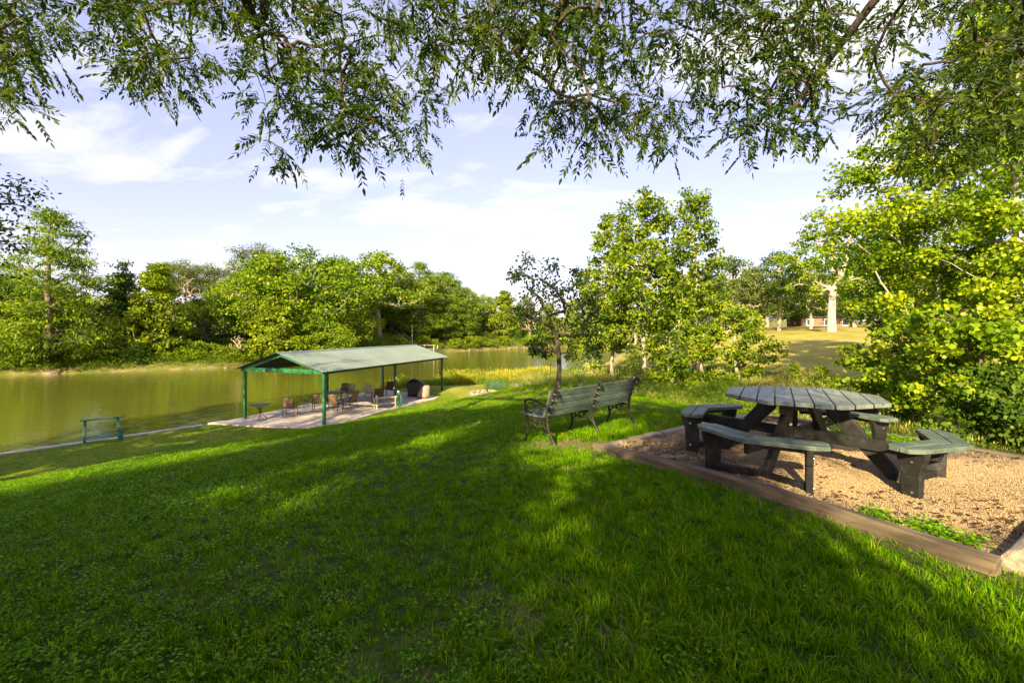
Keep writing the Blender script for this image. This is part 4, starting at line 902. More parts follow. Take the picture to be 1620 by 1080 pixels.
# ================================================================== picnic table
def picnic_table(cx, cy, z, rz):
    t = empty('picnic_table', (cx, cy, z), rz, 'octagonal picnic table of green plastic planks with four angled seats and black legs', 'picnic table')
    ap, TH, ZT = .765, .042, .765; cir = ap / math.cos(math.pi / 8)
    octo = [(cir * math.cos(R(22.5 + 45 * k)), cir * math.sin(R(22.5 + 45 * k))) for k in range(8)]
    def clip(poly, x, keep_gt):
        out = []
        for i in range(len(poly)):
            a, b = poly[i], poly[(i + 1) % len(poly)]; ia = (a[0] >= x) == keep_gt; ib = (b[0] >= x) == keep_gt
            if ia: out.append(a)
            if ia != ib:
                s = (x - a[0]) / (b[0] - a[0]); out.append((x, a[1] + s * (b[1] - a[1])))
        return out
    n = 9; w = 2 * ap / n; gap = .0055
    for i in range(n):
        p = clip(clip(octo, -ap + i * w + gap, True), -ap + (i + 1) * w - gap, False)
        m = MB(); dz = random.uniform(-.002, .002); m.prism(p, ZT - TH + dz, ZT + dz); o = m.build('top_plank', M['plastic_top'], t, bevel=.006)
        for yy in (-.42, .42):
            if abs(yy) < max(q[1] for q in p) - .06:
                MB().lathe([(.011, 0), (.011, .002)], 8, (-ap + (i + .5) * w, yy, ZT + dz)).build('screw', M['iron'], o)
    # four sides: angles of the corner of each seat
    for k, ph in enumerate((67.5, 157.5, 247.5, 337.5)):
        a = R(ph); e = Vector((math.cos(a), math.sin(a), 0)); tn = Vector((-e.y, e.x, 0))
        # slanted table leg, a broad tapered board
        side = tn * .028; r0, r1 = .32, .93; ZB = ZT - TH
        poly = [e * (r0 - .09) + Vector((0, 0, ZB - .01)), e * (r0 + .13) + Vector((0, 0, ZB - .01)), e * (r0 + .16) + Vector((0, 0, ZB - .14)), e * (r1 + .07) + Vector((0, 0, -.04)), e * (r1 - .09) + Vector((0, 0, -.04)), e * (r0 - .05) + Vector((0, 0, ZB - .16))]
        MB().extrude([q - side for q in poly], side * 2).build('table_leg', M['black_lumber'], t, bevel=.008)
        for rr, zz in ((.38, ZB - .07), (.70, .36)):
            for sg in (-1, 1):
                c = e * rr + side * sg * 1.02; b = MB(); b.tube([c + Vector((0, 0, zz)), c + tn * sg * .008 + Vector((0, 0, zz))], .013, 8); b.build('bolt', M['bolt'], t)
        # support under the top
        MB().bar(e * .06 + Vector((0, 0, ZB - .052)) + tn * .075, e * .70 + Vector((0, 0, ZB - .052)) + tn * .075, .045, .09).build('top_support', M['black_lumber'], t, bevel=.006)
        # seat: two mitred segments, two planks each
        ai, ao = 1.03, 1.30; mid = (ai + ao) / 2
        for sg in (-1, 1):
            an = a + sg * R(22.5); nn = Vector((math.cos(an), math.sin(an), 0)); al = Vector((-nn.y, nn.x, 0)) * sg   # away from the joint
            t8 = math.tan(R(22.5)); ln = .66
            for j in range(2):
                q0 = ai + (ao - ai) * j / 2 + (.004 if j else 0); q1 = ai + (ao - ai) * (j + 1) / 2 - (0 if j else .004)
                def pt(q, s_): return nn * q + al * s_
                # distance along al measured from the edge's mid normal; the joint sits at -q*tan(22.5)
                j0, j1 = -q0 * t8 + .004, -q1 * t8 + .004; end = -mid * t8 + ln
                if j == 1: pl = [pt(q0, j0), pt(q0, end), pt(q1 - .055, end), pt(q1, end - .12), pt(q1, j1)]
                else: pl = [pt(q0, j0), pt(q0, end - .05), pt(q0 + .05, end), pt(q1, end), pt(q1, j1)]
                m = MB(); vs2 = [(p.x, p.y) for p in pl]
                ar = sum(vs2[i][0] * vs2[(i + 1) % len(vs2)][1] - vs2[(i + 1) % len(vs2)][0] * vs2[i][1] for i in range(len(vs2)))
                m.prism(vs2 if ar > 0 else vs2[::-1], .415, .457 + random.uniform(-.001, .001)); m.build('seat_plank', M['plastic_seat'], t, bevel=.006)
            # end leg with gusset, along the seat depth
            s0 = -mid * t8 + .50; th = al * .03
            prof = [(ai + .00, .412), (ao + .0, .412), (ao - .01, .36), (mid + .085, .25), (mid + .075, -.04), (mid - .075, -.04), (mid - .085, .25), (ai + .02, .36)]
            MB().extrude([nn * q + al * s0 - th + Vector((0, 0, zz)) for q, zz in prof], th * 2).build('seat_leg', M['black_lumber'], t, bevel=.008)
            # ground rail from the seat leg to the table leg
            f = nn * mid + al * s0; g = e * .95
            MB().bar(Vector((f.x, f.y, .035)) - (f - g).normalized() * .02, Vector((g.x, g.y, .033)), .05, .075).build('ground_rail', M['black_lumber'], t, bevel=.006)
            # bearer under the seat planks
            MB().bar(nn * (mid + .003) + al * (s0 - .05) + Vector((0, 0, .388)), nn * (mid + .003) + al * (-mid * t8 + .10) + Vector((0, 0, .388)), .06, .05).build('seat_bearer', M['black_lumber'], t, bevel=.005)
            for zz in (.05, .32):
                c = nn * (mid + .02) + al * (s0 + .031); MB().tube([c + Vector((0, 0, zz)), c + al * .008 + Vector((0, 0, zz))], .012, 8).build('bolt', M['bolt'], t)
    # crossing beams from seat to seat
    for k, ph in enumerate((67.5, 157.5)):
        a = R(ph); e = Vector((math.cos(a), math.sin(a), 0)); tn = Vector((-e.y, e.x, 0)); dz = .0 if k == 0 else .004
        for sg in (1,):
            MB().bar(-e * 1.2 + tn * sg * .051 + Vector((0, 0, .325 + dz)), e * 1.2 + tn * sg * .051 + Vector((0, 0, .325 + dz)), .045, .115).build('cross_beam', M['black_lumber'], t, bevel=.006)
    return t
TCX, TCY = 3.31, 5.22
picnic_table(TCX, TCY, float(padz(np.array([TCX]), np.array([TCY]))[0]) - .01, R(-30))

# ================================================================== park bench
def park_bench(P, Q):
    P, Q = np.array(P), np.array(Q); L = float(np.hypot(*(Q - P))); rz = math.atan2(Q[1] - P[1], Q[0] - P[0]); zz = min(Hs(*P), Hs(*Q)) - .0
    t = empty('park_bench', (P[0], P[1], zz), rz, 'long green slatted park bench with three ornate cast iron frames on the lawn', 'bench')
    t.rotation_euler = (0, -math.atan2(Hs(*Q) - Hs(*P), L), rz); t.location.z = Hs(*P) - .01
    def spl(pts, n=5):
        pts = [Vector(p) for p in pts]; out = []
        for i in range(len(pts) - 1):
            p0, p1, p2, p3 = pts[max(i - 1, 0)], pts[i], pts[i + 1], pts[min(i + 2, len(pts) - 1)]
            for k in range(n):
                s = k / n; out.append(.5 * ((2 * p1) + (p2 - p0) * s + (2 * p0 - 5 * p1 + 4 * p2 - p3) * s * s + (3 * p1 - p0 - 3 * p2 + p3) * s ** 3))
        out.append(pts[-1]); return out
    for x, arm in ((.05, True), (L / 2, False), (L - .05, True)):
        v = lambda y, z: (x, y, z)
        m = MB(); rear = spl([v(-.15, 0), v(-.13, .06), v(-.05, .17), v(.0, .30), (x, .0, .43), v(-.055, .62), v(-.125, .82), v(-.16, .865), v(-.19, .86), v(-.195, .83), v(-.17, .82)])
        m.tube(rear, [.024 - .008 * i / len(rear) for i in range(len(rear))], 8)
        m.tube(spl([v(.50, 0), v(.475, .05), v(.43, .16), v(.45, .30), v(.47, .405)]), .02, 8); m.tube(spl([v(-.02, .385), v(.2, .375), v(.47, .40)]), .018, 8)
        fr = m.build('frame', M['iron'], t, smooth=True)
        # scrollwork below the seat
        s = MB()
        s.tube(spl([v(-.02, .20), v(.08, .28), v(.20, .25), v(.32, .28), v(.44, .20)]), .012, 6)
        for cy_, cz_, r_ in ((.12, .315, .045), (.22, .30, .05), (.32, .315, .045), (.17, .345, .025), (.27, .345, .025)):
            s.tube([v(cy_ + r_ * math.cos(q), cz_ + r_ * math.sin(q)) for q in np.linspace(0, 2 * math.pi, 12)[:-1]], .010, 6, closed=True)
        s.build('scrollwork', M['iron'], fr, smooth=True)
        if arm:
            s = MB(); s.tube(spl([v(-.06, .62), v(.06, .60), v(.22, .645), v(.38, .665), v(.48, .63), v(.49, .55), v(.47, .47), v(.46, .42)]), .019, 8)
            for cy_, cz_, r_ in ((.37, .535, .075), (.22, .525, .07), (.10, .50, .05), (.30, .60, .03)):
                s.tube([v(cy_ + r_ * math.cos(q), cz_ + r_ * math.sin(q)) for q in np.linspace(0, 2 * math.pi, 14)[:-1]], .011, 6, closed=True)
            s.build('armrest', M['iron'], fr, smooth=True)
        for y_, z_ in ((-.02, .48), (-.055, .60), (-.09, .70), (-.125, .795)):
            MB().tube([v(y_ - .012, z_), v(y_ - .035, z_ - .006)], .013, 7).build('bolt', M['bolt'], fr)
    # back slats follow the lean of the back
    for i, (y, z, w) in enumerate(((-.118, .785, .115), (-.082, .675, .098), (-.048, .572, .098), (-.006, .478, .07))):
        A = Matrix.Rotation(R(19), 3, 'X')
        MB().box((L / 2, y + .026, z), (L + .02, .024, w), M=A).build('back_slat', M['bench_wood'], t, bevel=.004)
    for i, y in enumerate((.075, .19, .305, .42, .515)):
        MB().box((L / 2, y, .434 + .004 * (i in (0, 4))), (L + .04, .098 if i < 4 else .075, .024)).build('seat_slat', M['bench_wood'], t, bevel=.004)
park_bench((.50, 6.80), (2.16, 8.28))

# ================================================================== timbers round the pad
def timber(a, b, w, h, name, label, mat, sag=0, round_=False, roll=0, ext=0, z0=None):
    a, b = np.array(a, float), np.array(b, float); d = (b - a) / np.linalg.norm(b - a); L = np.linalg.norm(b - a); rg = np.random.default_rng(int(abs(a[0] * 100 + b[1] * 37)))
    n = 22; ch = .012
    if not round_: prof = [(w / 2, -h / 2 + ch), (w / 2, h / 2 - ch), (w / 2 - ch, h / 2), (-w / 2 + ch, h / 2), (-w / 2, h / 2 - ch), (-w / 2, -h / 2 + ch), (-w / 2 + ch, -h / 2), (w / 2 - ch, -h / 2)]
    else:
        sq = lambda c: math.copysign(abs(c) ** .6, c); prof = [(sq(math.cos(q)) * w / 2, sq(math.sin(q)) * h / 2) for q in np.linspace(0, 2 * math.pi, 21)[:-1]]
    m = MB(); k = len(prof); nrm = np.array((d[1], -d[0]))
    wob = np.cumsum(rg.normal(size=(n + 1, 3)), 0) * .0022; wob = wob - np.linspace(0, 1, n + 1)[:, None] * wob[-1]
    for i in range(n + 1):
        s = i / n; c = a + (b - a) * s + nrm * sag * math.sin(math.pi * s); zc = Hs(*c) + h * .17 + wob[i, 2]
        for (u_, v_) in prof:
            q = nrm * (u_ + wob[i, 0]); e = d * rg.normal() * .008 * (i in (0, n)); jit = rg.normal() * .0018
            m.v.append((c[0] + q[0] + e[0], c[1] + q[1] + e[1], zc + v_ + jit))
    for i in range(n):
        for j in range(k): m.f.append((i * k + j, i * k + (j + 1) % k, (i + 1) * k + (j + 1) % k, (i + 1) * k + j))
    m.f.append(tuple(reversed(range(k)))); m.f.append(tuple(n * k + j for j in range(k)))
    # put the mesh in a frame whose x runs along the timber so that the grain does too
    ang = math.atan2(d[1], d[0]); me = bpy.data.meshes.new(name); rot = Matrix.Rotation(-ang, 3, 'Z'); o0 = Vector((a[0], a[1], 0))
    me.from_pydata([tuple(rot @ (Vector(p) - o0)) for p in m.v], [], m.f); me.materials.append(mat)
    for p in me.polygons: p.use_smooth = round_ and len(p.vertices) == 4
    o = nobj(name, me); o.location = o0; o.rotation_euler = (0, 0, ang); bm = bmesh.new(); bm.from_mesh(me); bmesh.ops.recalc_face_normals(bm, faces=bm.faces); bm.to_mesh(me); bm.free()
    return tag(o, label, 'timber', 'landscape timbers bordering the gravel pad')
dAB = (PB - PA) / np.linalg.norm(PB - PA); dAC = (PC - PA) / np.linalg.norm(PC - PA)
J1 = PA + dAB * .78
timber(PA - dAB * .02, J1, .09, .15, 'landscape_timber', 'short timber at the pad corner nearest the park bench', M['timber'], sag=-.01)
timber(J1 + dAB * .015, PB + dAB * .02, .095, .165, 'landscape_timber', 'long timber along the near edge of the gravel pad', M['timber'], sag=.012)
timber(PA + dAC * .13 + dAB * .05, PA + dAC * 1.28, .12, .11, 'landscape_timber', 'greyed timber beside the bench, running back from the pad corner', M['log'], sag=.02)
timber(PA + dAC * 1.33, PC - dAC * .1, .12, .11, 'landscape_timber', 'greyed timber on the far left edge of the pad, behind the seats', M['log'], sag=-.03)
timber(PC + np.array((.02, .0)), PD + (PD - PC) * .22, .13, .14, 'landscape_timber', 'timber on the far edge of the pad, right of the table', M['timber'])
dBD = (PD - PB) / np.linalg.norm(PD - PB)
timber(PB + dBD * .14 + np.array((.03, -.10)), PB + dBD * 2.6 + np.array((.05, .05)), .20, .19, 'log', 'pale rounded log end at the lower right corner of the pad', M['log'], round_=True)

# ================================================================== pavilion
def pavilion():
    fr = (-8.75, 21.2); rz = math.atan2(-.327, .945)
    t = empty('pavilion', (fr[0], fr[1], PATIO_Z), rz, 'open green steel pavilion with a pale metal gable roof on the riverside patio', 'pavilion')
    W, D, HZ, RZ = 4.9, 11.6, 2.56, 3.33; ov, of = .25, .42; sl = (RZ - HZ) / (W / 2); xm = -W / 2
    for y in (0, D / 2, D):
        for x in (0, -W):
            zb = .0 if not (x == 0 and y == D) else .0
            o = MB().box((x, y, (HZ - .02 + zb - .15) / 2), (.12, .12, HZ - .02 - zb + .15)).build('post', M['dark_green'] if y else M['green_steel'], t, bevel=.008)
            if x == 0 and y == D / 2:
                MB().box((.085, y - .02, 1.62), (.05, .12, .18)).build('light_box', M['white'], o, bevel=.01); MB().box((-.02, y - .085, 1.02), (.10, .05, .12)).build('outlet_box', M['white'], o, bevel=.01)
            if x == 0 and y == D: MB().box((-.01, y - .11, 1.35), (.26, .10, .32)).build('brown_box', M['brownbox'], o, bevel=.01)
    for x in (0, -W): MB().box((x, D / 2, HZ - .12), (.07, D - .122, .19)).build('eave_beam', M['dark_green'], t, bevel=.005)
    for gi, y in enumerate((-.005, D / 2, D + .005)):
        mt = M['green_steel'] if gi == 0 else M['roof_under']; dy = .09
        MB().box((xm, y - (.075 if gi == 0 else 0), HZ - .10), (W + .13, dy, .20)).build('tie_beam', mt, t, bevel=.005)
        for sg in (-1, 1):
            x0 = xm + sg * (W / 2 + .1); a = Vector((x0, y - (.10 if gi == 0 else 0), HZ - .03 - sl * .1)); b = Vector((xm, y - (.10 if gi == 0 else 0), RZ - .045)); n = (b - a).normalized(); 
            MB().bar(a - Vector((0, 0, .06)), b - Vector((0, 0, .06)), dy - .004, .17).build('rafter', mt, t, bevel=.004)
    for sg in (-1, 1):
        for k in range(1, 5):
            s = k / 5; x = xm + sg * W / 2 * s; z = RZ - sl * W / 2 * s - .045
            MB().box((x, D / 2 + .1, z - .02), (.05, D + .55, .05)).build('purlin', M['roof_under'], t)
        # corrugated sheets
        ys, zs_ = [], []; y = -of; pitch = .2
        while y < D + of - .01:
            for o_, hgt in ((0, 0), (.10, 0), (.125, .022), (.165, .022), (.19, 0)): ys.append(y + o_); zs_.append(hgt)
            y += pitch
        V, Fq = [], []; rows = (0.0, .5, 1.0)
        for r_ in rows:
            x = xm + sg * (W / 2 + ov) * r_; z = RZ - sl * (W / 2 + ov) * r_
            V += [(x, yy, z + hh) for yy, hh in zip(ys, zs_)]
        n = len(ys)
        for r_ in range(len(rows) - 1):
            for i in range(n - 1):
                q = (r_ * n + i, r_ * n + i + 1, (r_ + 1) * n + i + 1, (r_ + 1) * n + i); Fq.append(q if sg < 0 else q[::-1])
        me = bpy.data.meshes.new('roof_sheet'); me.from_pydata(V, [], Fq); me.materials.append(M['roof_metal']); me.materials.append(M['roof_under']); o = nobj('roof_sheet', me, t)
        sm = o.modifiers.new('thick', 'SOLIDIFY'); sm.thickness = .006; sm.offset = -1; sm.material_offset = 1; sm.material_offset_rim = 1
    m = MB(); m.extrude([(xm - .16, -of - .01, RZ - .16 * sl + .028), (xm, -of - .01, RZ + .035), (xm + .16, -of - .01, RZ - .16 * sl + .028), (xm + .16, -of - .01, RZ - .16 * sl + .024), (xm, -of - .01, RZ + .03), (xm - .16, -of - .01, RZ - .16 * sl + .024)], (0, D + 2 * of - .02, 0)); m.build('ridge_cap', M['roof_metal'], t)
pavilion()

# ================================================================== patio furniture
def patio_at(px, py):
    d = (CAMZ - PATIO_Z) * F_PX / (py - HY); return ((px - CX) / F_PX * d, d, PATIO_Z)

def sling_chair():
    t = empty('patio_chair')
    for sg in (-1, 1):
        x = sg * .27; m = MB()
        m.tube([(x, .26, 0), (x, .25, .40), (x, .24, .60), (x, .16, .645), (x, -.18, .63), (x, -.27, .55)], .016, 7)
        m.build('arm_frame', M['dark_frame'], t, smooth=True)
        MB().tube([(x, -.32, 0), (x, -.20, .42), (x * .98, -.27, .62), (x * .96, -.38, .96)], .015, 7).build('back_leg', M['dark_frame'], t, smooth=True)
    MB().tube([(-.26, -.38, .96), (0, -.395, .985), (.26, -.38, .96)], .015, 7).build('top_rail', M['dark_frame'], t, smooth=True)
    MB().box((0, .24, .40), (.52, .03, .03)).build('front_rail', M['dark_frame'], t); MB().box((0, -.21, .41), (.52, .03, .03)).build('rear_rail', M['dark_frame'], t)
    m = MB(); prof = [(.26, .415), (.1, .40), (-.12, .395), (-.2, .42), (-.25, .56), (-.31, .75), (-.375, .95)]
    for i, (y, z) in enumerate(prof):
        for x in (-.25, .25): m.v.append((x, y, z))
        for x in (-.25, .25): m.v.append((x, y - .006, z + .012))
    for i in range(len(prof) - 1):
        a, b = 4 * i, 4 * (i + 1); m.f += [(a, a + 1, b + 1, b), (a + 2, b + 2, b + 3, a + 3), (a, b, b + 2, a + 2), (a + 1, a + 3, b + 3, b + 1)]
    e = 4 * (len(prof) - 1); m.f += [(0, 2, 3, 1), (e, e + 1, e + 3, e + 2)]
    m.build('sling', M['sling'], t); return t
ch = sling_chair(); first = True
def place_chair(px, py, rz, label, dark=False):
    global first
    o = ch if first else copy_tree(ch); first = False
    x, y, z = patio_at(px, py); o.location = (x, y, z); o.rotation_euler = (0, 0, rz); tag(o, label, 'chair', 'sling patio chairs under the pavilion')
    if dark:
        for c in o.children:
            if c.name.startswith('sling'): c.material_slots[0].link = 'OBJECT'; c.material_slots[0].material = M['sling_dark']
place_chair(459, 657, R(8), 'tan sling chair standing alone by the bistro table, back turned')
place_chair(504, 649.5, R(12), 'tan sling chair just left of the front pavilion post, back turned')
place_chair(531, 650, R(-8), 'tan sling chair right of the front post, pulled up to the round table')
place_chair(554, 646, R(70), 'tan sling chair seen from the side at the right of the round table')
place_chair(540, 631, R(160), 'brown sling chair behind the round table', True)
place_chair(597, 640, R(35), 'brown sling chair behind the low cream table', True)
place_chair(618, 625, R(20), 'dark brown sling chair farthest back near the middle post', True)

def round_table():
    x, y, z = patio_at(529, 639); t = empty('round_patio_table', (x, y, z), 0, 'dark round patio table among the sling chairs', 'table')
    MB().lathe([(.0, .70), (.58, .70), (.60, .712), (.60, .722), (.58, .73), (0, .73)], 28).build('table_top', M['dark_frame'], t)
    for k in range(4):
        a = R(45 + 90 * k); MB().tube([(.45 * math.cos(a), .45 * math.sin(a), 0), (.36 * math.cos(a), .36 * math.sin(a), .35), (.42 * math.cos(a), .42 * math.sin(a), .70)], .018, 7).build('leg', M['dark_frame'], t)
round_table()
def bistro():
    x, y, z = patio_at(411, 662.5); t = empty('bistro_table', (x, y, z), 0, 'small round black iron bistro table at the front corner of the patio', 'table')
    MB().lathe([(.0, .70), (.47, .70), (.48, .715), (.47, .73), (0, .73)], 26).build('table_top', M['dark_frame'], t)
    for k in range(4):
        a = R(20 + 90 * k); f = lambda r, zz: (r * math.cos(a), r * math.sin(a), zz)
        MB().tube([f(.33, 0), f(.30, .05), f(.16, .20), f(.04, .34), f(.03, .44), f(.12, .60), f(.20, .695)], .014, 7).build('leg', M['dark_frame'], t, smooth=True)
    MB().lathe([(.05, .36), (.05, .40)], 12).build('collar', M['dark_frame'], t)
bistro()
def iron_chair():
    x, y, z = patio_at(484, 645); t = empty('iron_chair', (x, y, z), R(55), 'low black iron mesh chair at the river edge of the patio', 'chair')
    for sx in (-1, 1):
        for sy in (-1, 1): MB().tube([(sx * .26, sy * .24, 0), (sx * .23, sy * .22, .40)], .012, 6).build('leg', M['dark_frame'], t)
    m = MB(); m.tube([(.24 * math.cos(q), .24 * math.sin(q), .40) for q in np.linspace(0, 6.283, 17)[:-1]], .012, 6, closed=True)
    for k in range(-3, 4):
        m.bar((-.22, k * .06, .40), (.22, k * .06, .40), .012, .008); m.bar((k * .06, -.22, .402), (k * .06, .22, .402), .012, .008)
    m.build('seat', M['dark_frame'], t)
    m = MB(); arc = [(.27 * math.cos(q), .27 * math.sin(q), .74 - .10 * abs(math.cos(q))) for q in np.linspace(R(-20) + math.pi, 2 * math.pi + R(20), 13)]
    m.tube(arc, .013, 6); m.tube([(p[0] * .95, p[1] * .95, .56) for p in arc], .008, 6)
    for p in arc: m.tube([p, (p[0] * .88, p[1] * .88, .40)], .006, 5)
    m.build('backrest', M['dark_frame'], t)
iron_chair()
def adirondack(px, py, rz, label):
    x, y, z = patio_at(px, py); t = empty('adirondack_chair', (x, y, z), rz, label, 'chair', 'bleached adirondack chairs on the patio')
    for k in range(6):
        xx = -.225 + .09 * k; top = .98 - 1.6 * xx * xx; MB().bar((xx * .85, -.18, .28), (xx * 1.1, -.42, top), .075, .018, up=(0, 1, .4)).build('back_slat', M['pale_wood'], t)
    for k in range(5): MB().box((0, .30 - .105 * k, .36 - .022 * k), (.52, .09, .02)).build('seat_slat', M['pale_wood'], t)
    for sg in (-1, 1):
        MB().bar((sg * .24, .34, .33), (sg * .24, -.50, .04), .03, .11).build('side_rail', M['pale_wood'], t); MB().box((sg * .28, .32, .27), (.03, .10, .54)).build('front_leg', M['pale_wood'], t)
        MB().box((sg * .31, .04, .55), (.13, .70, .022)).build('armrest', M['pale_wood'], t)
    MB().box((0, -.30, .50), (.60, .03, .07)).build('back_rail', M['pale_wood'], t)
adirondack(553, 628.5, R(35), 'bleached adirondack chair half hidden behind the round table chairs')
adirondack(584, 628.5, R(5), 'bleached adirondack chair with a fanned back facing the river, in clear view')

def low_table():
    x, y, z = patio_at(609, 645); t = empty('cream_side_table', (x, y, z), R(38), 'long cream wooden table with a lower shelf beside the middle post', 'table')
    MB().box((0, 0, .60), (1.35, .42, .03)).build('table_top', M['cream_paint'], t, bevel=.004); MB().box((0, 0, .26), (1.5, .30, .03)).build('shelf', M['cream_paint'], t, bevel=.004)
    for sx in (-1, 1):
        for sy in (-1, 1): MB().box((sx * .55, sy * .17, .292), (.05, .05, .584)).build('leg', M['cream_paint'], t, bevel=.004)
    return t
lt = low_table()
o = MB().lathe([(.05, 0), (.06, .12), (.045, .13), (0, .13)], 12).build('cup', M['white']); x, y, z = patio_at(609, 645); o.location = (x - .38, y - .30, z + .617)
tag(o, 'small white cup on the near end of the cream table', 'cup')
def hose():
    x, y, z = patio_at(631, 644); t = empty('hose_reel', (x, y, z), R(-20), 'green garden hose looped on a hanger beside the middle post', 'hose')
    m = MB()
    for k in range(4):
        pts = [(.16 * math.cos(q) * (1 + .05 * k), .02 * k - .03 + .02 * math.sin(3 * q), .42 + (.42 - .02 * k) * math.sin(q)) for q in np.linspace(0, 6.283, 22)[:-1]]; m.tube(pts, .014, 6, closed=True)
    m.build('hose_loops', M['hose'], t, smooth=True); MB().tube([(.18, 0, .05), (.3, .1, .02), (.55, .15, .02), (.8, .4, .02)], .012, 6).build('hose_tail', M['hose'], t, smooth=True)
    MB().box((0, 0, .44), (.03, .03, .90)).build('stake', M['green_steel'], t); MB().box((0, -.03, .90), (.10, .08, .10)).build('tap_box', M['white'], t, bevel=.01)
hose()
def grill():
    x, y, z = patio_at(657, 627); t = empty('covered_grill', (x, y, z), R(-16), 'barbecue grill under a black cover on the patio', 'grill')
    m = MB(); rings = [(0.0, .62, .30, .12), (.2, .60, .32, .12), (.55, .58, .34, .02), (.72, .72, .36, 0), (.84, .60, .34, .02), (1.02, .30, .24, -.05), (1.10, .12, .12, -.05)]; n = 20; rg = np.random.default_rng(8)
    for z_, rx, ry, ox in rings:
        for k in range(n):
            q = 2 * math.pi * k / n; w = 1 + .05 * math.sin(5 * q + z_ * 9) * (1 if z_ < .7 else .3)
            c, s_ = math.cos(q), math.sin(q); sq = lambda v: math.copysign(abs(v) ** .55, v); m.v.append((ox + rx * sq(c) * w, ry * sq(s_) * w, .06 + z_))
    for i in range(len(rings) - 1):
        for k in range(n): m.f.append((i * n + k, i * n + (k + 1) % n, (i + 1) * n + (k + 1) % n, (i + 1) * n + k))
    m.f.append(tuple(range((len(rings) - 1) * n, len(rings) * n))); m.f.append(tuple(reversed(range(n)))); m.build('cover', M['black_vinyl'], t, smooth=True)
    for sx in (-.42, .42): MB().lathe([(.06, 0), (.06, .05)], 10, (sx, -.22, 0)).build('wheel', M['dark_frame'], t)
grill()
def smoker():
    x, y, z = patio_at(671, 630); t = empty('covered_smoker', (x, y, z), R(-10), 'squat object under a faded grey-brown cover beside the black grill', 'smoker')
    m = MB(); n = 18; rings = [(0, .40, .24, -.08), (.18, .40, .25, -.04), (.45, .36, .24, .04), (.66, .30, .20, .10), (.78, .18, .13, .16), (.80, .05, .05, .18)]
    for z_, rx, ry, ox in rings:
        for k in range(n):
            q = 2 * math.pi * k / n; w = 1 + .07 * math.sin(4 * q + z_ * 11); m.v.append((ox + rx * math.cos(q) * w, ry * math.sin(q) * w, .06 + z_))
    for i in range(len(rings) - 1):
        for k in range(n): m.f.append((i * n + k, i * n + (k + 1) % n, (i + 1) * n + (k + 1) % n, (i + 1) * n + k))
    m.f.append(tuple(range((len(rings) - 1) * n, len(rings) * n))); m.f.append(tuple(reversed(range(n)))); m.build('cover', M['grey_cover'], t, smooth=True)
    for sx in (-.3, .22): MB().lathe([(.05, 0), (.05, .06)], 10, (sx, -.12, 0)).build('wheel', M['dark_frame'], t)
smoker()

# ================================================================== rail by the seawall, far bench, fire ring, rod
def river_rail():
    a = at(133.5, 0, 17.7); b = at(190, 0, 18.5); a[2], b[2] = Hs(a[0], a[1]), Hs(b[0], b[1]); L = float(np.hypot(b[0] - a[0], b[1] - a[1])); rz = math.atan2(b[1] - a[1], b[0] - a[0])
    t = empty('fishing_rail', (a[0], a[1], min(a[2], b[2])), rz, 'teal wooden rail frame standing on the grass by the seawall', 'rail')
    MB().bar((0, 0, -.1), (.02, .0, .94), .085, .085).build('post', M['teal'], t, bevel=.008); MB().bar((L, 0, -.1), (L - .07, .02, .94), .085, .085).build('post', M['teal'], t, bevel=.008)
    MB().box((L / 2, .0, .965), (L + .26, .20, .04)).build('top_rail', M['teal'], t, bevel=.006)
    for y_, z_ in ((-.06, .20), (.07, .27), (.17, .27)): MB().box((L / 2, y_, z_), (L + .05, .09, .035)).build('seat_board', M['teal'], t, bevel=.005)
    MB().bar((L + .03, .0, .0), (L + .05, .02, .42), .12, .04).build('brace', M['teal'], t, bevel=.005)
river_rail()
def far_bench():
    d = 27.6; x = (784 - CX) / F_PX * d; z = Hs(x, d); t = empty('garden_bench', (x, d, z), R(176), 'small low green bench beside the stone fire ring', 'bench')
    for sx in (-.5, .5): MB().tube([(sx, -.2, 0), (sx, -.18, .38), (sx, -.28, .72)], .025, 6).build('end_frame', M['green_steel'], t); MB().tube([(sx, .2, 0), (sx, .2, .38), (sx, -.18, .36)], .022, 6).build('front_leg', M['green_steel'], t)
    for k in range(3): MB().box((0, .18 - .14 * k, .40), (1.3, .11, .03)).build('seat_slat', M['dark_green'], t)
    for k in range(2): MB().bar((-.62, -.21 - .035 * k, .53 + .13 * k), (.62, -.21 - .035 * k, .53 + .13 * k), .025, .09).build('back_slat', M['dark_green'], t)
far_bench()
def rock_mesh(seed, name='rock', flat=.65):
    rg = np.random.default_rng(seed); bm = bmesh.new(); bmesh.ops.create_icosphere(bm, subdivisions=2, radius=1)
    dirs = unit(rg.normal(size=(9, 3))); cut = rg.uniform(.62, .95, 9)
    for v in bm.verts:
        p = np.array(v.co)
        for dd, cc in zip(dirs, cut):
            h = p @ dd
            if h > cc: p = p - dd * (h - cc) * .9
        p = p * (1 + rg.normal() * .03); v.co = (p[0], p[1] * .85, p[2] * flat)
    me = bpy.data.meshes.new(name); bm.to_mesh(me); bm.free(); return me
RK = [rock_mesh(s) for s in range(5)]; RK2 = [rock_mesh(s, flat=.55) for s in range(10, 14)]
for m_ in RK: m_.materials.append(M['stone'])
for m_ in RK2: m_.materials.append(M['stone_tan'])
def rock(me, x, y, s, label, name='boulder', group=None, parent=None, z=None, sc_=None):
    o = nobj(name, me, parent); o.location = (x, y, (Hs(x, y) if z is None else z) + s * .15); o.rotation_euler = (random.uniform(-.2, .2), random.uniform(-.2, .2), random.uniform(0, 6.28)); o.scale = sc_ or (s, s, s)
    if label: tag(o, label, 'rock', group)
    return o
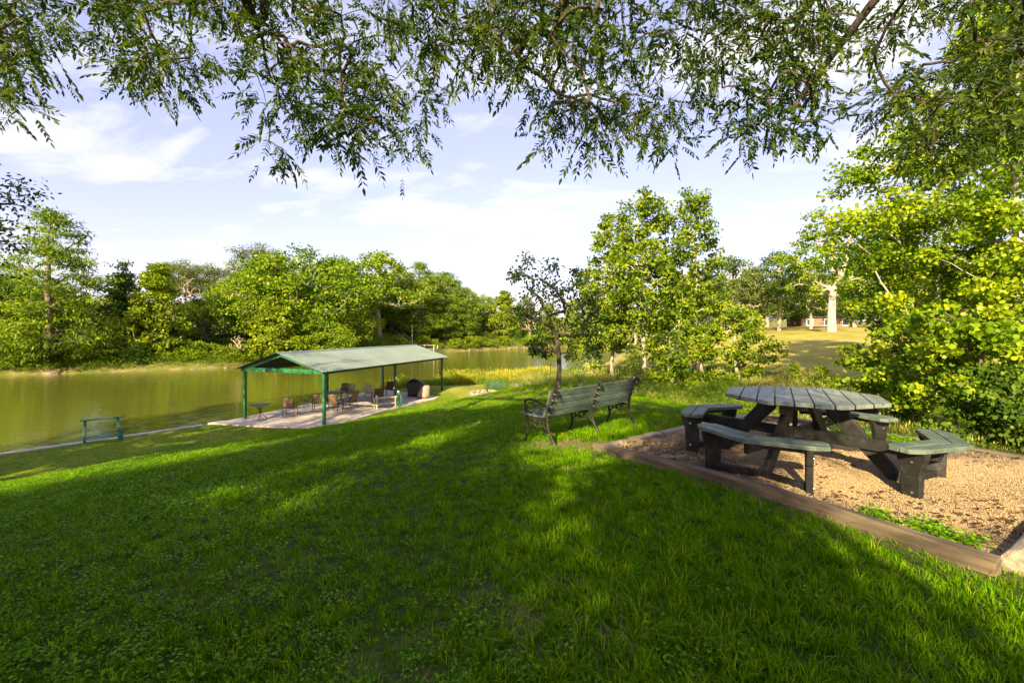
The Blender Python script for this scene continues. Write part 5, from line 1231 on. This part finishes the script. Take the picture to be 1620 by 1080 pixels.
def fire_ring():
    d = 30.2; x = (768 - CX) / F_PX * d; z = Hs(x, d); t = empty('fire_ring', (x, d, z), 0, 'round fire ring of pale stones on the lawn by the river', 'fire ring')
    for r_, k_, zz in ((.95, 17, .05), (.97, 16, .16)):
        for k in range(k_):
            a = 2 * math.pi * (k + .5 * (zz > .1)) / k_ + random.uniform(-.04, .04); o = rock(RK[k % 5], r_ * math.cos(a), r_ * math.sin(a), .2, None, 'stone', parent=t, z=zz - .02); o.scale = (.20, .14, .12); o.rotation_euler = (0, 0, a + math.pi / 2)
    MB().lathe([(.8, .02), (.6, .06), (.3, .12), (0, .14)], 16).build('ash_bed', M['grey_cover'], t)
fire_ring()
rs = np.random.default_rng(12)
RL = ['flat pale stone in the loose heap between fire ring and young tree', 'large pale rock nearest the young tree trunk']
for i in range(13):
    d = rs.uniform(26.2, 28.6); px = rs.uniform(812, 868); x = (px - CX) / F_PX * d
    rock(RK[i % 5], x, d, rs.uniform(.16, .36), RL[0], group='pale stones heaped by the fire ring')
# metal stake
d = 13.6; a = at(866.5, 632, d); a[2] = Hs(a[0], d) - .15; b = at(871.5, 574, d)
tag(MB().tube([a, b], .014, 7).build('metal_stake', M['rust']), 'thin rusty metal stake leaning left of the young tree', 'stake')

# boulders along the far shore
for i, (px, off, s) in enumerate([(74, .6, 1.25), (60, .9, .9), (20, .7, .8), (95, .3, .6), (125, .2, .55), (150, .3, .5), (182, .2, .6), (205, .1, .5), (228, .3, .55), (262, .3, .6), (300, .4, .8), (318, .7, 1.1), (336, .9, 1.3), (352, .5, .9), (362, .4, .8), (2, .3, .7), (-20, .5, .9), (240, .2, .4), (282, .3, .5)]):
    dd = far_line(px, off); px += random.uniform(-9, 9); x = (px - CX) / F_PX * dd; s *= random.uniform(.35, .9); rock(RK2[i % 4], x, dd, s * .8, 'tan boulder at the waterline of the far bank', group='boulders along the far shore', z=-3.28, sc_=(s * .9, s * .7, s * .6))
for i, px in enumerate([742, 756, 772, 790, 805, 818, 829, 843]):
    dd = far_line(px, .6); rock(RK2[i % 4], (px - CX) / F_PX * dd, dd, rs.uniform(.3, .65), 'tan boulder at the waterline of the river bend', group='boulders at the river bend', z=-3.1)

def ordinals(objs, what):
    names = 'first second third fourth fifth sixth seventh eighth ninth tenth eleventh twelfth thirteenth fourteenth fifteenth sixteenth seventeenth eighteenth nineteenth twentieth'.split()
    for k_, o in enumerate(sorted(objs, key=lambda q: q.location.x / q.location.y)): o['label'] = f'{names[k_]} from the left of the {what}'
ordinals([o for o in COL.objects if o.get('group') == 'boulders along the far shore'], 'tan boulders along the far waterline left of the pavilion')
ordinals([o for o in COL.objects if o.get('group') == 'boulders at the river bend'], 'tan boulders along the river bend')
ordinals([o for o in COL.objects if o.get('group') == 'pale stones heaped by the fire ring'], 'pale stones heaped between fire ring and young tree')

# ================================================================== far bank: dock, stair rail, pole, hillside house, bare tree
def dock():
    px = 679; dd = far_line(px, -1.2); x = (px - CX) / F_PX * dd; t = empty('dock', (x, dd, WZ), R(-15), 'small wooden dock at the foot of the far-bank cypress', 'dock')
    for k in range(9): MB().box((-1.5 + .37 * k, 0, .95), (.35, 2.2, .06)).build('deck_plank', M['deck_wood'], t)
    for sx in (-1.5, 1.45):
        for sy in (-.9, .9): MB().box((sx, sy, .55), (.16, .16, 2.3)).build('post', M['deck_wood'], t)
    MB().box((0, -1.0, 1.75), (3.3, .1, .14)).build('rail', M['deck_wood'], t)
    c = empty('dock_chair', (x - .2, dd + .1, WZ + .98), R(-15), 'dark chair standing on the small far dock', 'chair')
    MB().box((0, 0, .42), (.9, .5, .06)).build('seat', M['dark_frame'], c); MB().box((0, -.26, .85), (.9, .06, .8)).build('backrest', M['dark_frame'], c)
    for sx in (-.4, .4):
        for sy in (-.2, .2): MB().box((sx, sy, .2), (.05, .05, .39)).build('leg', M['dark_frame'], c)
dock()
def stair():
    t = empty('bank_stair', (0, 0, 0), 0, 'weathered wooden stair climbing the far bank above the pavilion roof', 'stair')
    a = at(648, 546, 96); b = at(624, 524, 104); a[2] = Hs(a[0], a[1]) + .2; b[2] = Hs(b[0], b[1]) + .2
    d = b - a; sd = unit(np.array((d[1], -d[0], 0))) * .6
    for k in range(9):
        p = a + d * k / 8; MB().box(p, (1.3, .4, .08), rz=math.atan2(sd[1], sd[0])).build('step', M['pale_wood'], t)
    for sg in (-1, 1): MB().bar(a + sd * sg, b + sd * sg, .10, .25).build('stringer', M['pale_wood'], t); MB().bar(a + sd * sg + UP * .9, b + sd * sg + UP * .9, .08, .12).build('handrail', M['pale_wood'], t)
    for k in (0, 4, 8):
        for sg in (-1, 1):
            p = a + d * k / 8 + sd * sg; MB().box(p + UP * .45, (.1, .1, .9)).build('baluster', M['pale_wood'], t)
stair()
d = far_line(652, 2); a = at(652, 0, d); a[2] = Hs(a[0], d); tag(MB().tube([a - UP * .2, a + UP * 5.2], .05, 6).build('pole', M['pale_wood']), 'thin pale pole standing before the far-bank cypress', 'pole')
def house(px, d, w, dep, h, label, rz, z=None):
    x = (px - CX) / F_PX * d; z = Hs(x, d) if z is None else z; t = empty('house', (x, d, z - .3), rz, label, 'house')
    MB().box((0, 0, h / 2), (w, dep, h)).build('wall', M['house_wall'], t)
    MB().extrude([(-w / 2 - .4, -dep / 2 - .5, h + .01), (w / 2 + .4, -dep / 2 - .5, h + .01), (w / 2 + .4, 0, h + 1.5), (-w / 2 - .4, 0, h + 1.5)], (0, 0, .15)).build('roof', M['roof_under'], t)
    MB().extrude([(-w / 2 - .4, dep / 2 + .5, h + .01), (w / 2 + .4, dep / 2 + .5, h + .01), (w / 2 + .4, .0, h + 1.5), (-w / 2 - .4, .0, h + 1.5)], (0, 0, .15)).build('roof', M['roof_under'], t)
    for k in range(3):
        xx = -w / 3 + w / 3 * k; f = MB().box((xx, -dep / 2 - .03, h * .55), (1.3, .06, 1.4)).build('window', M['white'], t); MB().box((xx, -dep / 2 - .065, h * .55), (1.05, .02, 1.15)).build('pane', M['glass_dark'], f)
    return t
hz_ = house(586, 108, 9, 7, 3.2, 'house with a railed deck half hidden on the far hillside', R(12))
m = MB(); m.box((0, -5.2, .1), (9.5, 3.4, .15)); m.build('deck', M['deck_wood'], hz_)
for k in range(22): MB().box((-4.6 + .44 * k, -6.8, .65), (.07, .07, 1.0)).build('baluster', M['deck_wood'], hz_)
MB().box((0, -6.8, 1.2), (9.5, .1, .1)).build('deck_rail', M['deck_wood'], hz_)
house(1296, 97, 10, 7, 2.2, 'low tan house glimpsed behind the park trees', R(-10))
house(1118, 86, 5, 4, 2.0, 'small dark-roofed shed at the left end of the park', R(5))
d = 62; x = (1123.5 - CX) / F_PX * d; tag(MB().tube([(x, d, Hs(x, d) - .1), (x, d, Hs(x, d) + 2.1)], .07, 8).build('white_post', M['white']), 'slim white post at the left end of the park lawn', 'post')
def bare_tree(px, d, h, label, seed):
    rg = np.random.default_rng(seed); x = (px - CX) / F_PX * d; z = Hs(x, d); root = empty('bare_tree', (x, d, z), 0, label, 'tree')
    C = crown_points(60, lambda t: h * .36 * math.sin(math.pi * (t * .8 + .15)) ** .6, h * .3, h, rg, shell=.3)
    nobj('trunk', tubes_mesh('trunk', *grow([(0, 0, -.2), (.1, 0, h * .2), (0, .1, h * .4)], [.16, .13, .1], C, rg, tip=.02), M['bare'], 5), root)
bare_tree(837, 126, 8.5, 'leafless grey tree on the far shore left of the young dark tree', 71)
bare_tree(300, 76, 6.5, 'leafless grey tree among the hilltop trees', 72)
bare_tree(376, 61, 3.2, 'leafless grey shrub at the waterline left of the pavilion gable', 73)

# ================================================================== ground cover
rg = np.random.default_rng(99)
G1 = [hidden('tuft_a', *tuft(20, .075, .0062, .05, .7, rg, (0, .85)), M['grass']), hidden('tuft_b', *tuft(18, .095, .0058, .045, .9, rg, (.1, .95)), M['grass']), hidden('tuft_c', *tuft(22, .055, .007, .055, .5, rg, (0, .7)), M['grass']), hidden('clover_tuft', *leafy(26, .06, .026, .022, .04, rg), M['clover']), hidden('straw_tuft', *tuft(7, .06, .004, .05, 1.4, rg, (.85, 1)), M['weed_tan'])]
pts = []
for (d0, d1, dens) in ((.5, 1.6, 420), (1.6, 3.2, 560), (3.2, 5.5, 440), (5.5, 9, 260), (9, 14, 120), (14, 30, 45)):
    wmax = 1.22 * d1 + 2.6; n = int(dens * 2 * wmax * (d1 - d0)); X = rg.uniform(-wmax, wmax, n); Y = rg.uniform(d0, d1, n); k = np.abs(X) < 1.2 * Y + 2.4; X, Y = X[k], Y[k]
    s = sdist(X, Y, NB); g = gdist(X, Y); ok = (s > .35) & (g > 9.5) & ~in_poly(X, Y, PAD) & ~in_poly(X, Y, PATIO)
    ok &= np.minimum.reduce([seg_dist(X, Y, PA, PB), seg_dist(X, Y, PA, PC), seg_dist(X, Y, PC, PD)]) > .085
    ok &= rg.uniform(0, 1, n)[k] > bare_amount(X, Y) * .93
    dens_n = .82 + .18 * vnoise(X, Y, 1.6); ok &= rg.uniform(0, 1, len(X)) < dens_n
    pts.append(np.stack([X, Y, np.full(len(X), (d0 + d1) / 2)], -1)[ok])
P_ = np.concatenate(pts); X, Y, DD = P_.T; n = len(P_); Z = H(X, Y)
sz = (.74 + .26 * vnoise(X, Y, .9) + rg.normal(size=n) * .15).clip(.45, 1.6) * np.interp(DD, [3, 8, 20], [1.0, 1.15, 1.5]) * np.interp(sdist(X, Y, NB), [0, 12, 16], [.55, .7, 1.0])
cl = 1 / (1 + np.exp(-(-(X + 1.1) * 2.2 - (Y - 3.0) * 1.6))) ; u_ = rg.uniform(0, 1, n)
idx = np.where(u_ < .28 * cl, 3, rg.integers(0, 3, n)); idx = np.where(rg.uniform(0, 1, n) < .04 + .4 * bare_amount(X, Y), 4, idx)
scatter('lawn_grass', np.stack([X, Y, Z], -1), np.stack([rg.normal(size=n) * .12, rg.normal(size=n) * .12, rg.uniform(0, 6.28, n)], -1), np.stack([sz, sz, sz * rg.uniform(.8, 1.2, n)], -1), idx, G1, 'short green lawn grass with clover and worn spots', 'grass')

# tall weeds in the gully, tan grass, golden waterside grass
W1 = [hidden('weed_a', *tuft(26, .55, .012, .16, .5, rg, (0, 1)), M['weed_green']), hidden('weed_b', *tuft(24, .75, .010, .15, .45, rg, (0, 1), True), M['weed_tan']), hidden('weed_c', *leafy(60, .5, .10, .04, .18, rg), M['weed_green']), hidden('weed_d', *tuft(26, .6, .012, .18, .6, rg), M['weed_blue']), hidden('weed_e', *tuft(30, .8, .012, .2, .45, rg, (0, 1), True), M['weed_gold'])]
n = 26000; X = rg.uniform(-6, 26, n); Y = rg.uniform(5, 47, n); s = sdist(X, Y, NB); g = gdist(X, Y)
edge = 9.65 + .3 * vnoise(X, Y, .8)
ok = (s > .2) & (g < edge) & (g > -7 + 2 * vnoise(X, Y, .3)) & (X > -2 + .0 * Y) & (X < 1.2 * Y + 1) & ~((Y > 24) & (Y < 32.5) & (X < 2.6) & (g > 4)) & (np.hypot(X + 1.7, Y - 30) > 1.6)
keep = rg.uniform(0, 1, n) < np.interp(Y, [5, 15, 30, 47], [1, .85, .5, .4]); ok &= keep
X, Y, g = X[ok], Y[ok], g[ok]; n = len(X); t1 = vnoise(X, Y, .45); t2 = vnoise(X + 30, Y, .6)
idx = np.where(t1 > .48, 1, np.where(t2 > .3, 3, np.where(rg.uniform(0, 1, n) < .35, 2, 0))); idx = np.where((X > 6) & (Y < 12) & (rg.uniform(0, 1, n) < .6), 1, idx)
idx = np.where((g > 7.6) & (rg.uniform(0, 1, n) < .6), np.where(rg.uniform(0, 1, n) < .5, 2, 0), idx)
sz = rg.uniform(.6, 1.15, n) * np.interp(g, [-8, -4, 4, 8, 9.8], [.5, .9, 1.05, .8, .4]) * np.interp(Y, [8, 20, 40], [.9, 1.1, 1.2])
scatter('tall_weeds', np.stack([X, Y, H(X, Y)], -1), np.stack([rg.normal(size=n) * .12, rg.normal(size=n) * .12, rg.uniform(0, 6.28, n)], -1), np.stack([sz, sz, sz], -1), idx, W1, 'tall tangled green and tan weeds filling the gully beyond the lawn', 'weeds')
n = 7000; X = rg.uniform(-13, 7, n); Y = rg.uniform(22, 47, n); s = sdist(X, Y, NB); g = gdist(X, Y)
ok = ((s > -.5) & (s < np.interp(Y, [22, 33, 35, 38, 47], [.2, .2, 1.5, 6, 6]) + .4 * vnoise(X, Y, 1)) & (Y > 33.2) & (X < 3.5)) | ((s > -.7) & (s < -.05) & (Y > 23.5) & (vnoise(X, Y, .7) > -.1))
X, Y = X[ok], Y[ok]; n = len(X); sz = rg.uniform(.6, 1.2, n) * np.interp(Y, [22, 33, 36], [.55, .6, 1.05]); zz = np.maximum(H(X, Y), -3.2)
idx = np.where(vnoise(X, Y, .5) > -.15, 4, 0); idx = np.where(Y < 33, 0, idx)
scatter('waterside_grass', np.stack([X, Y, zz], -1), np.stack([rg.normal(size=n) * .1, rg.normal(size=n) * .1, rg.uniform(0, 6.28, n)], -1), np.stack([sz, sz, sz], -1), idx, W1, 'tall golden grass along the near water edge past the pavilion', 'grass')
# low growth on the far bank
B1 = [hidden('bank_a', *leafy(70, .7, .20, .10, .45, rg), M['weed_green']), hidden('bank_b', *tuft(24, .8, .03, .3, .5, rg), M['weed_green']), hidden('bank_c', *leafy(70, .6, .18, .10, .5, rg), M['leaf_far']), hidden('bank_d', *tuft(20, .7, .03, .3, .6, rg), M['weed_tan'])]
n = 16000; px = rg.uniform(-60, 980, n); dd = rg.uniform(44, 150, n); X = (px - CX) / F_PX * dd; f = sdist(X, dd, FB); hill = vnoise(X, dd, .16)
ok = (f < -.5) & (f > -32) & ((f > -5) | (hill > -.15)) & ~((f < -5.5) & (px > 95) & (px < 310) & (rg.uniform(0, 1, n) < .88)); X, Y, f = X[ok], dd[ok], f[ok]; n = len(X); sz = rg.uniform(.7, 1.5, n) * np.interp(-f, [0, 3, 20], [.7, 1.1, 1.4])
idx = np.where(vnoise(X, Y, .25) > .2, rg.integers(1, 3, n), np.where(rg.uniform(0, 1, n) < .12, 3, 0))
scatter('bank_undergrowth', np.stack([X, Y, H(X, Y)], -1), np.stack([rg.normal(size=n) * .1, rg.normal(size=n) * .1, rg.uniform(0, 6.28, n)], -1), np.stack([sz, sz, sz], -1), idx, B1, 'low leafy undergrowth covering the far river bank', 'undergrowth')

# gravel chips and small weeds on the pad
def chip(seed):
    rg2 = np.random.default_rng(seed); bm = bmesh.new(); bmesh.ops.create_cube(bm, size=1)
    for v in bm.verts: v.co = (v.co.x * rg2.uniform(.7, 1.3), v.co.y * rg2.uniform(.5, 1), v.co.z * rg2.uniform(.35, .8))
    me = bpy.data.meshes.new('chip'); bm.to_mesh(me); bm.free(); me.materials.append(M['chip']); return bpy.data.objects.new('chip', me)
CH = [chip(i) for i in range(4)]
def pad_pts(n):
    a, b = rg.uniform(0, 1, n), rg.uniform(0, 1, n); p = (PA * (1 - a[:, None]) + PB * a[:, None]) * (1 - b[:, None]) + (PC * (1 - a[:, None]) + PD * a[:, None]) * b[:, None]; return p[:, 0], p[:, 1]
X, Y = pad_pts(90000); kk = vnoise(X, Y, 1.7) + .35 * rg.normal(size=len(X)) > -.35; X, Y = X[kk], Y[kk]; n = len(X); sz = rg.uniform(.0035, .0115, n)
scatter('gravel', np.stack([X, Y, padz(X, Y) + .002], -1), rg.uniform(0, 6.28, (n, 3)), np.stack([sz, sz, sz], -1), rg.integers(0, 4, n), CH, 'loose tan pea gravel and chips on the picnic pad', 'gravel')
X, Y = pad_pts(5200)
wd = vnoise(X * 1.0 + 5, Y * 1.0, 1.25); wd = np.where(np.minimum(seg_dist(X, Y, PB, PD), np.where(seg_dist(X, Y, PB, PB + (PA - PB) * .12) < .4, .2, 9)) < .35, wd + .75, wd); wd = np.where((X > 5) & (Y > 5), wd + .35, wd)
ok = (wd > .58) & (np.minimum(np.minimum(seg_dist(X, Y, PA, PB), seg_dist(X, Y, PB, PD)), seg_dist(X, Y, PC, PD)) > .15); X, Y = X[ok], Y[ok]; n = len(X); sz = rg.uniform(.6, 1.25, n)
scatter('pad_weeds', np.stack([X, Y, padz(X, Y)], -1), np.stack([np.zeros(n), np.zeros(n), rg.uniform(0, 6.28, n)], -1), np.stack([sz, sz, sz], -1), np.where(rg.uniform(0, 1, n) < .7, 3, 2), G1, 'patches of small green weeds growing through the gravel', 'weeds')

LT = [hidden('dead_leaf', *leafy(3, .004, .045, .022, .03, rg, (.0, .4)), M['litter']), hidden('twig', *tuft(3, .09, .004, .03, 2.5, rg, (0, .4)), M['litter'])]
X, Y = pad_pts(5000); k = vnoise(X, Y, 1.1) + .3 * rg.normal(size=len(X)) > .1; X, Y = X[k], Y[k]; n = len(X); sz = rg.uniform(.6, 1.3, n)
scatter('leaf_litter', np.stack([X, Y, padz(X, Y) + .006], -1), np.stack([rg.normal(size=n) * .3, rg.normal(size=n) * .3, rg.uniform(0, 6.28, n)], -1), np.stack([sz, sz, sz * .4], -1), (rg.uniform(0, 1, n) < .3).astype(int), LT, 'brown fallen leaves and twigs strewn over the gravel', 'leaf litter')
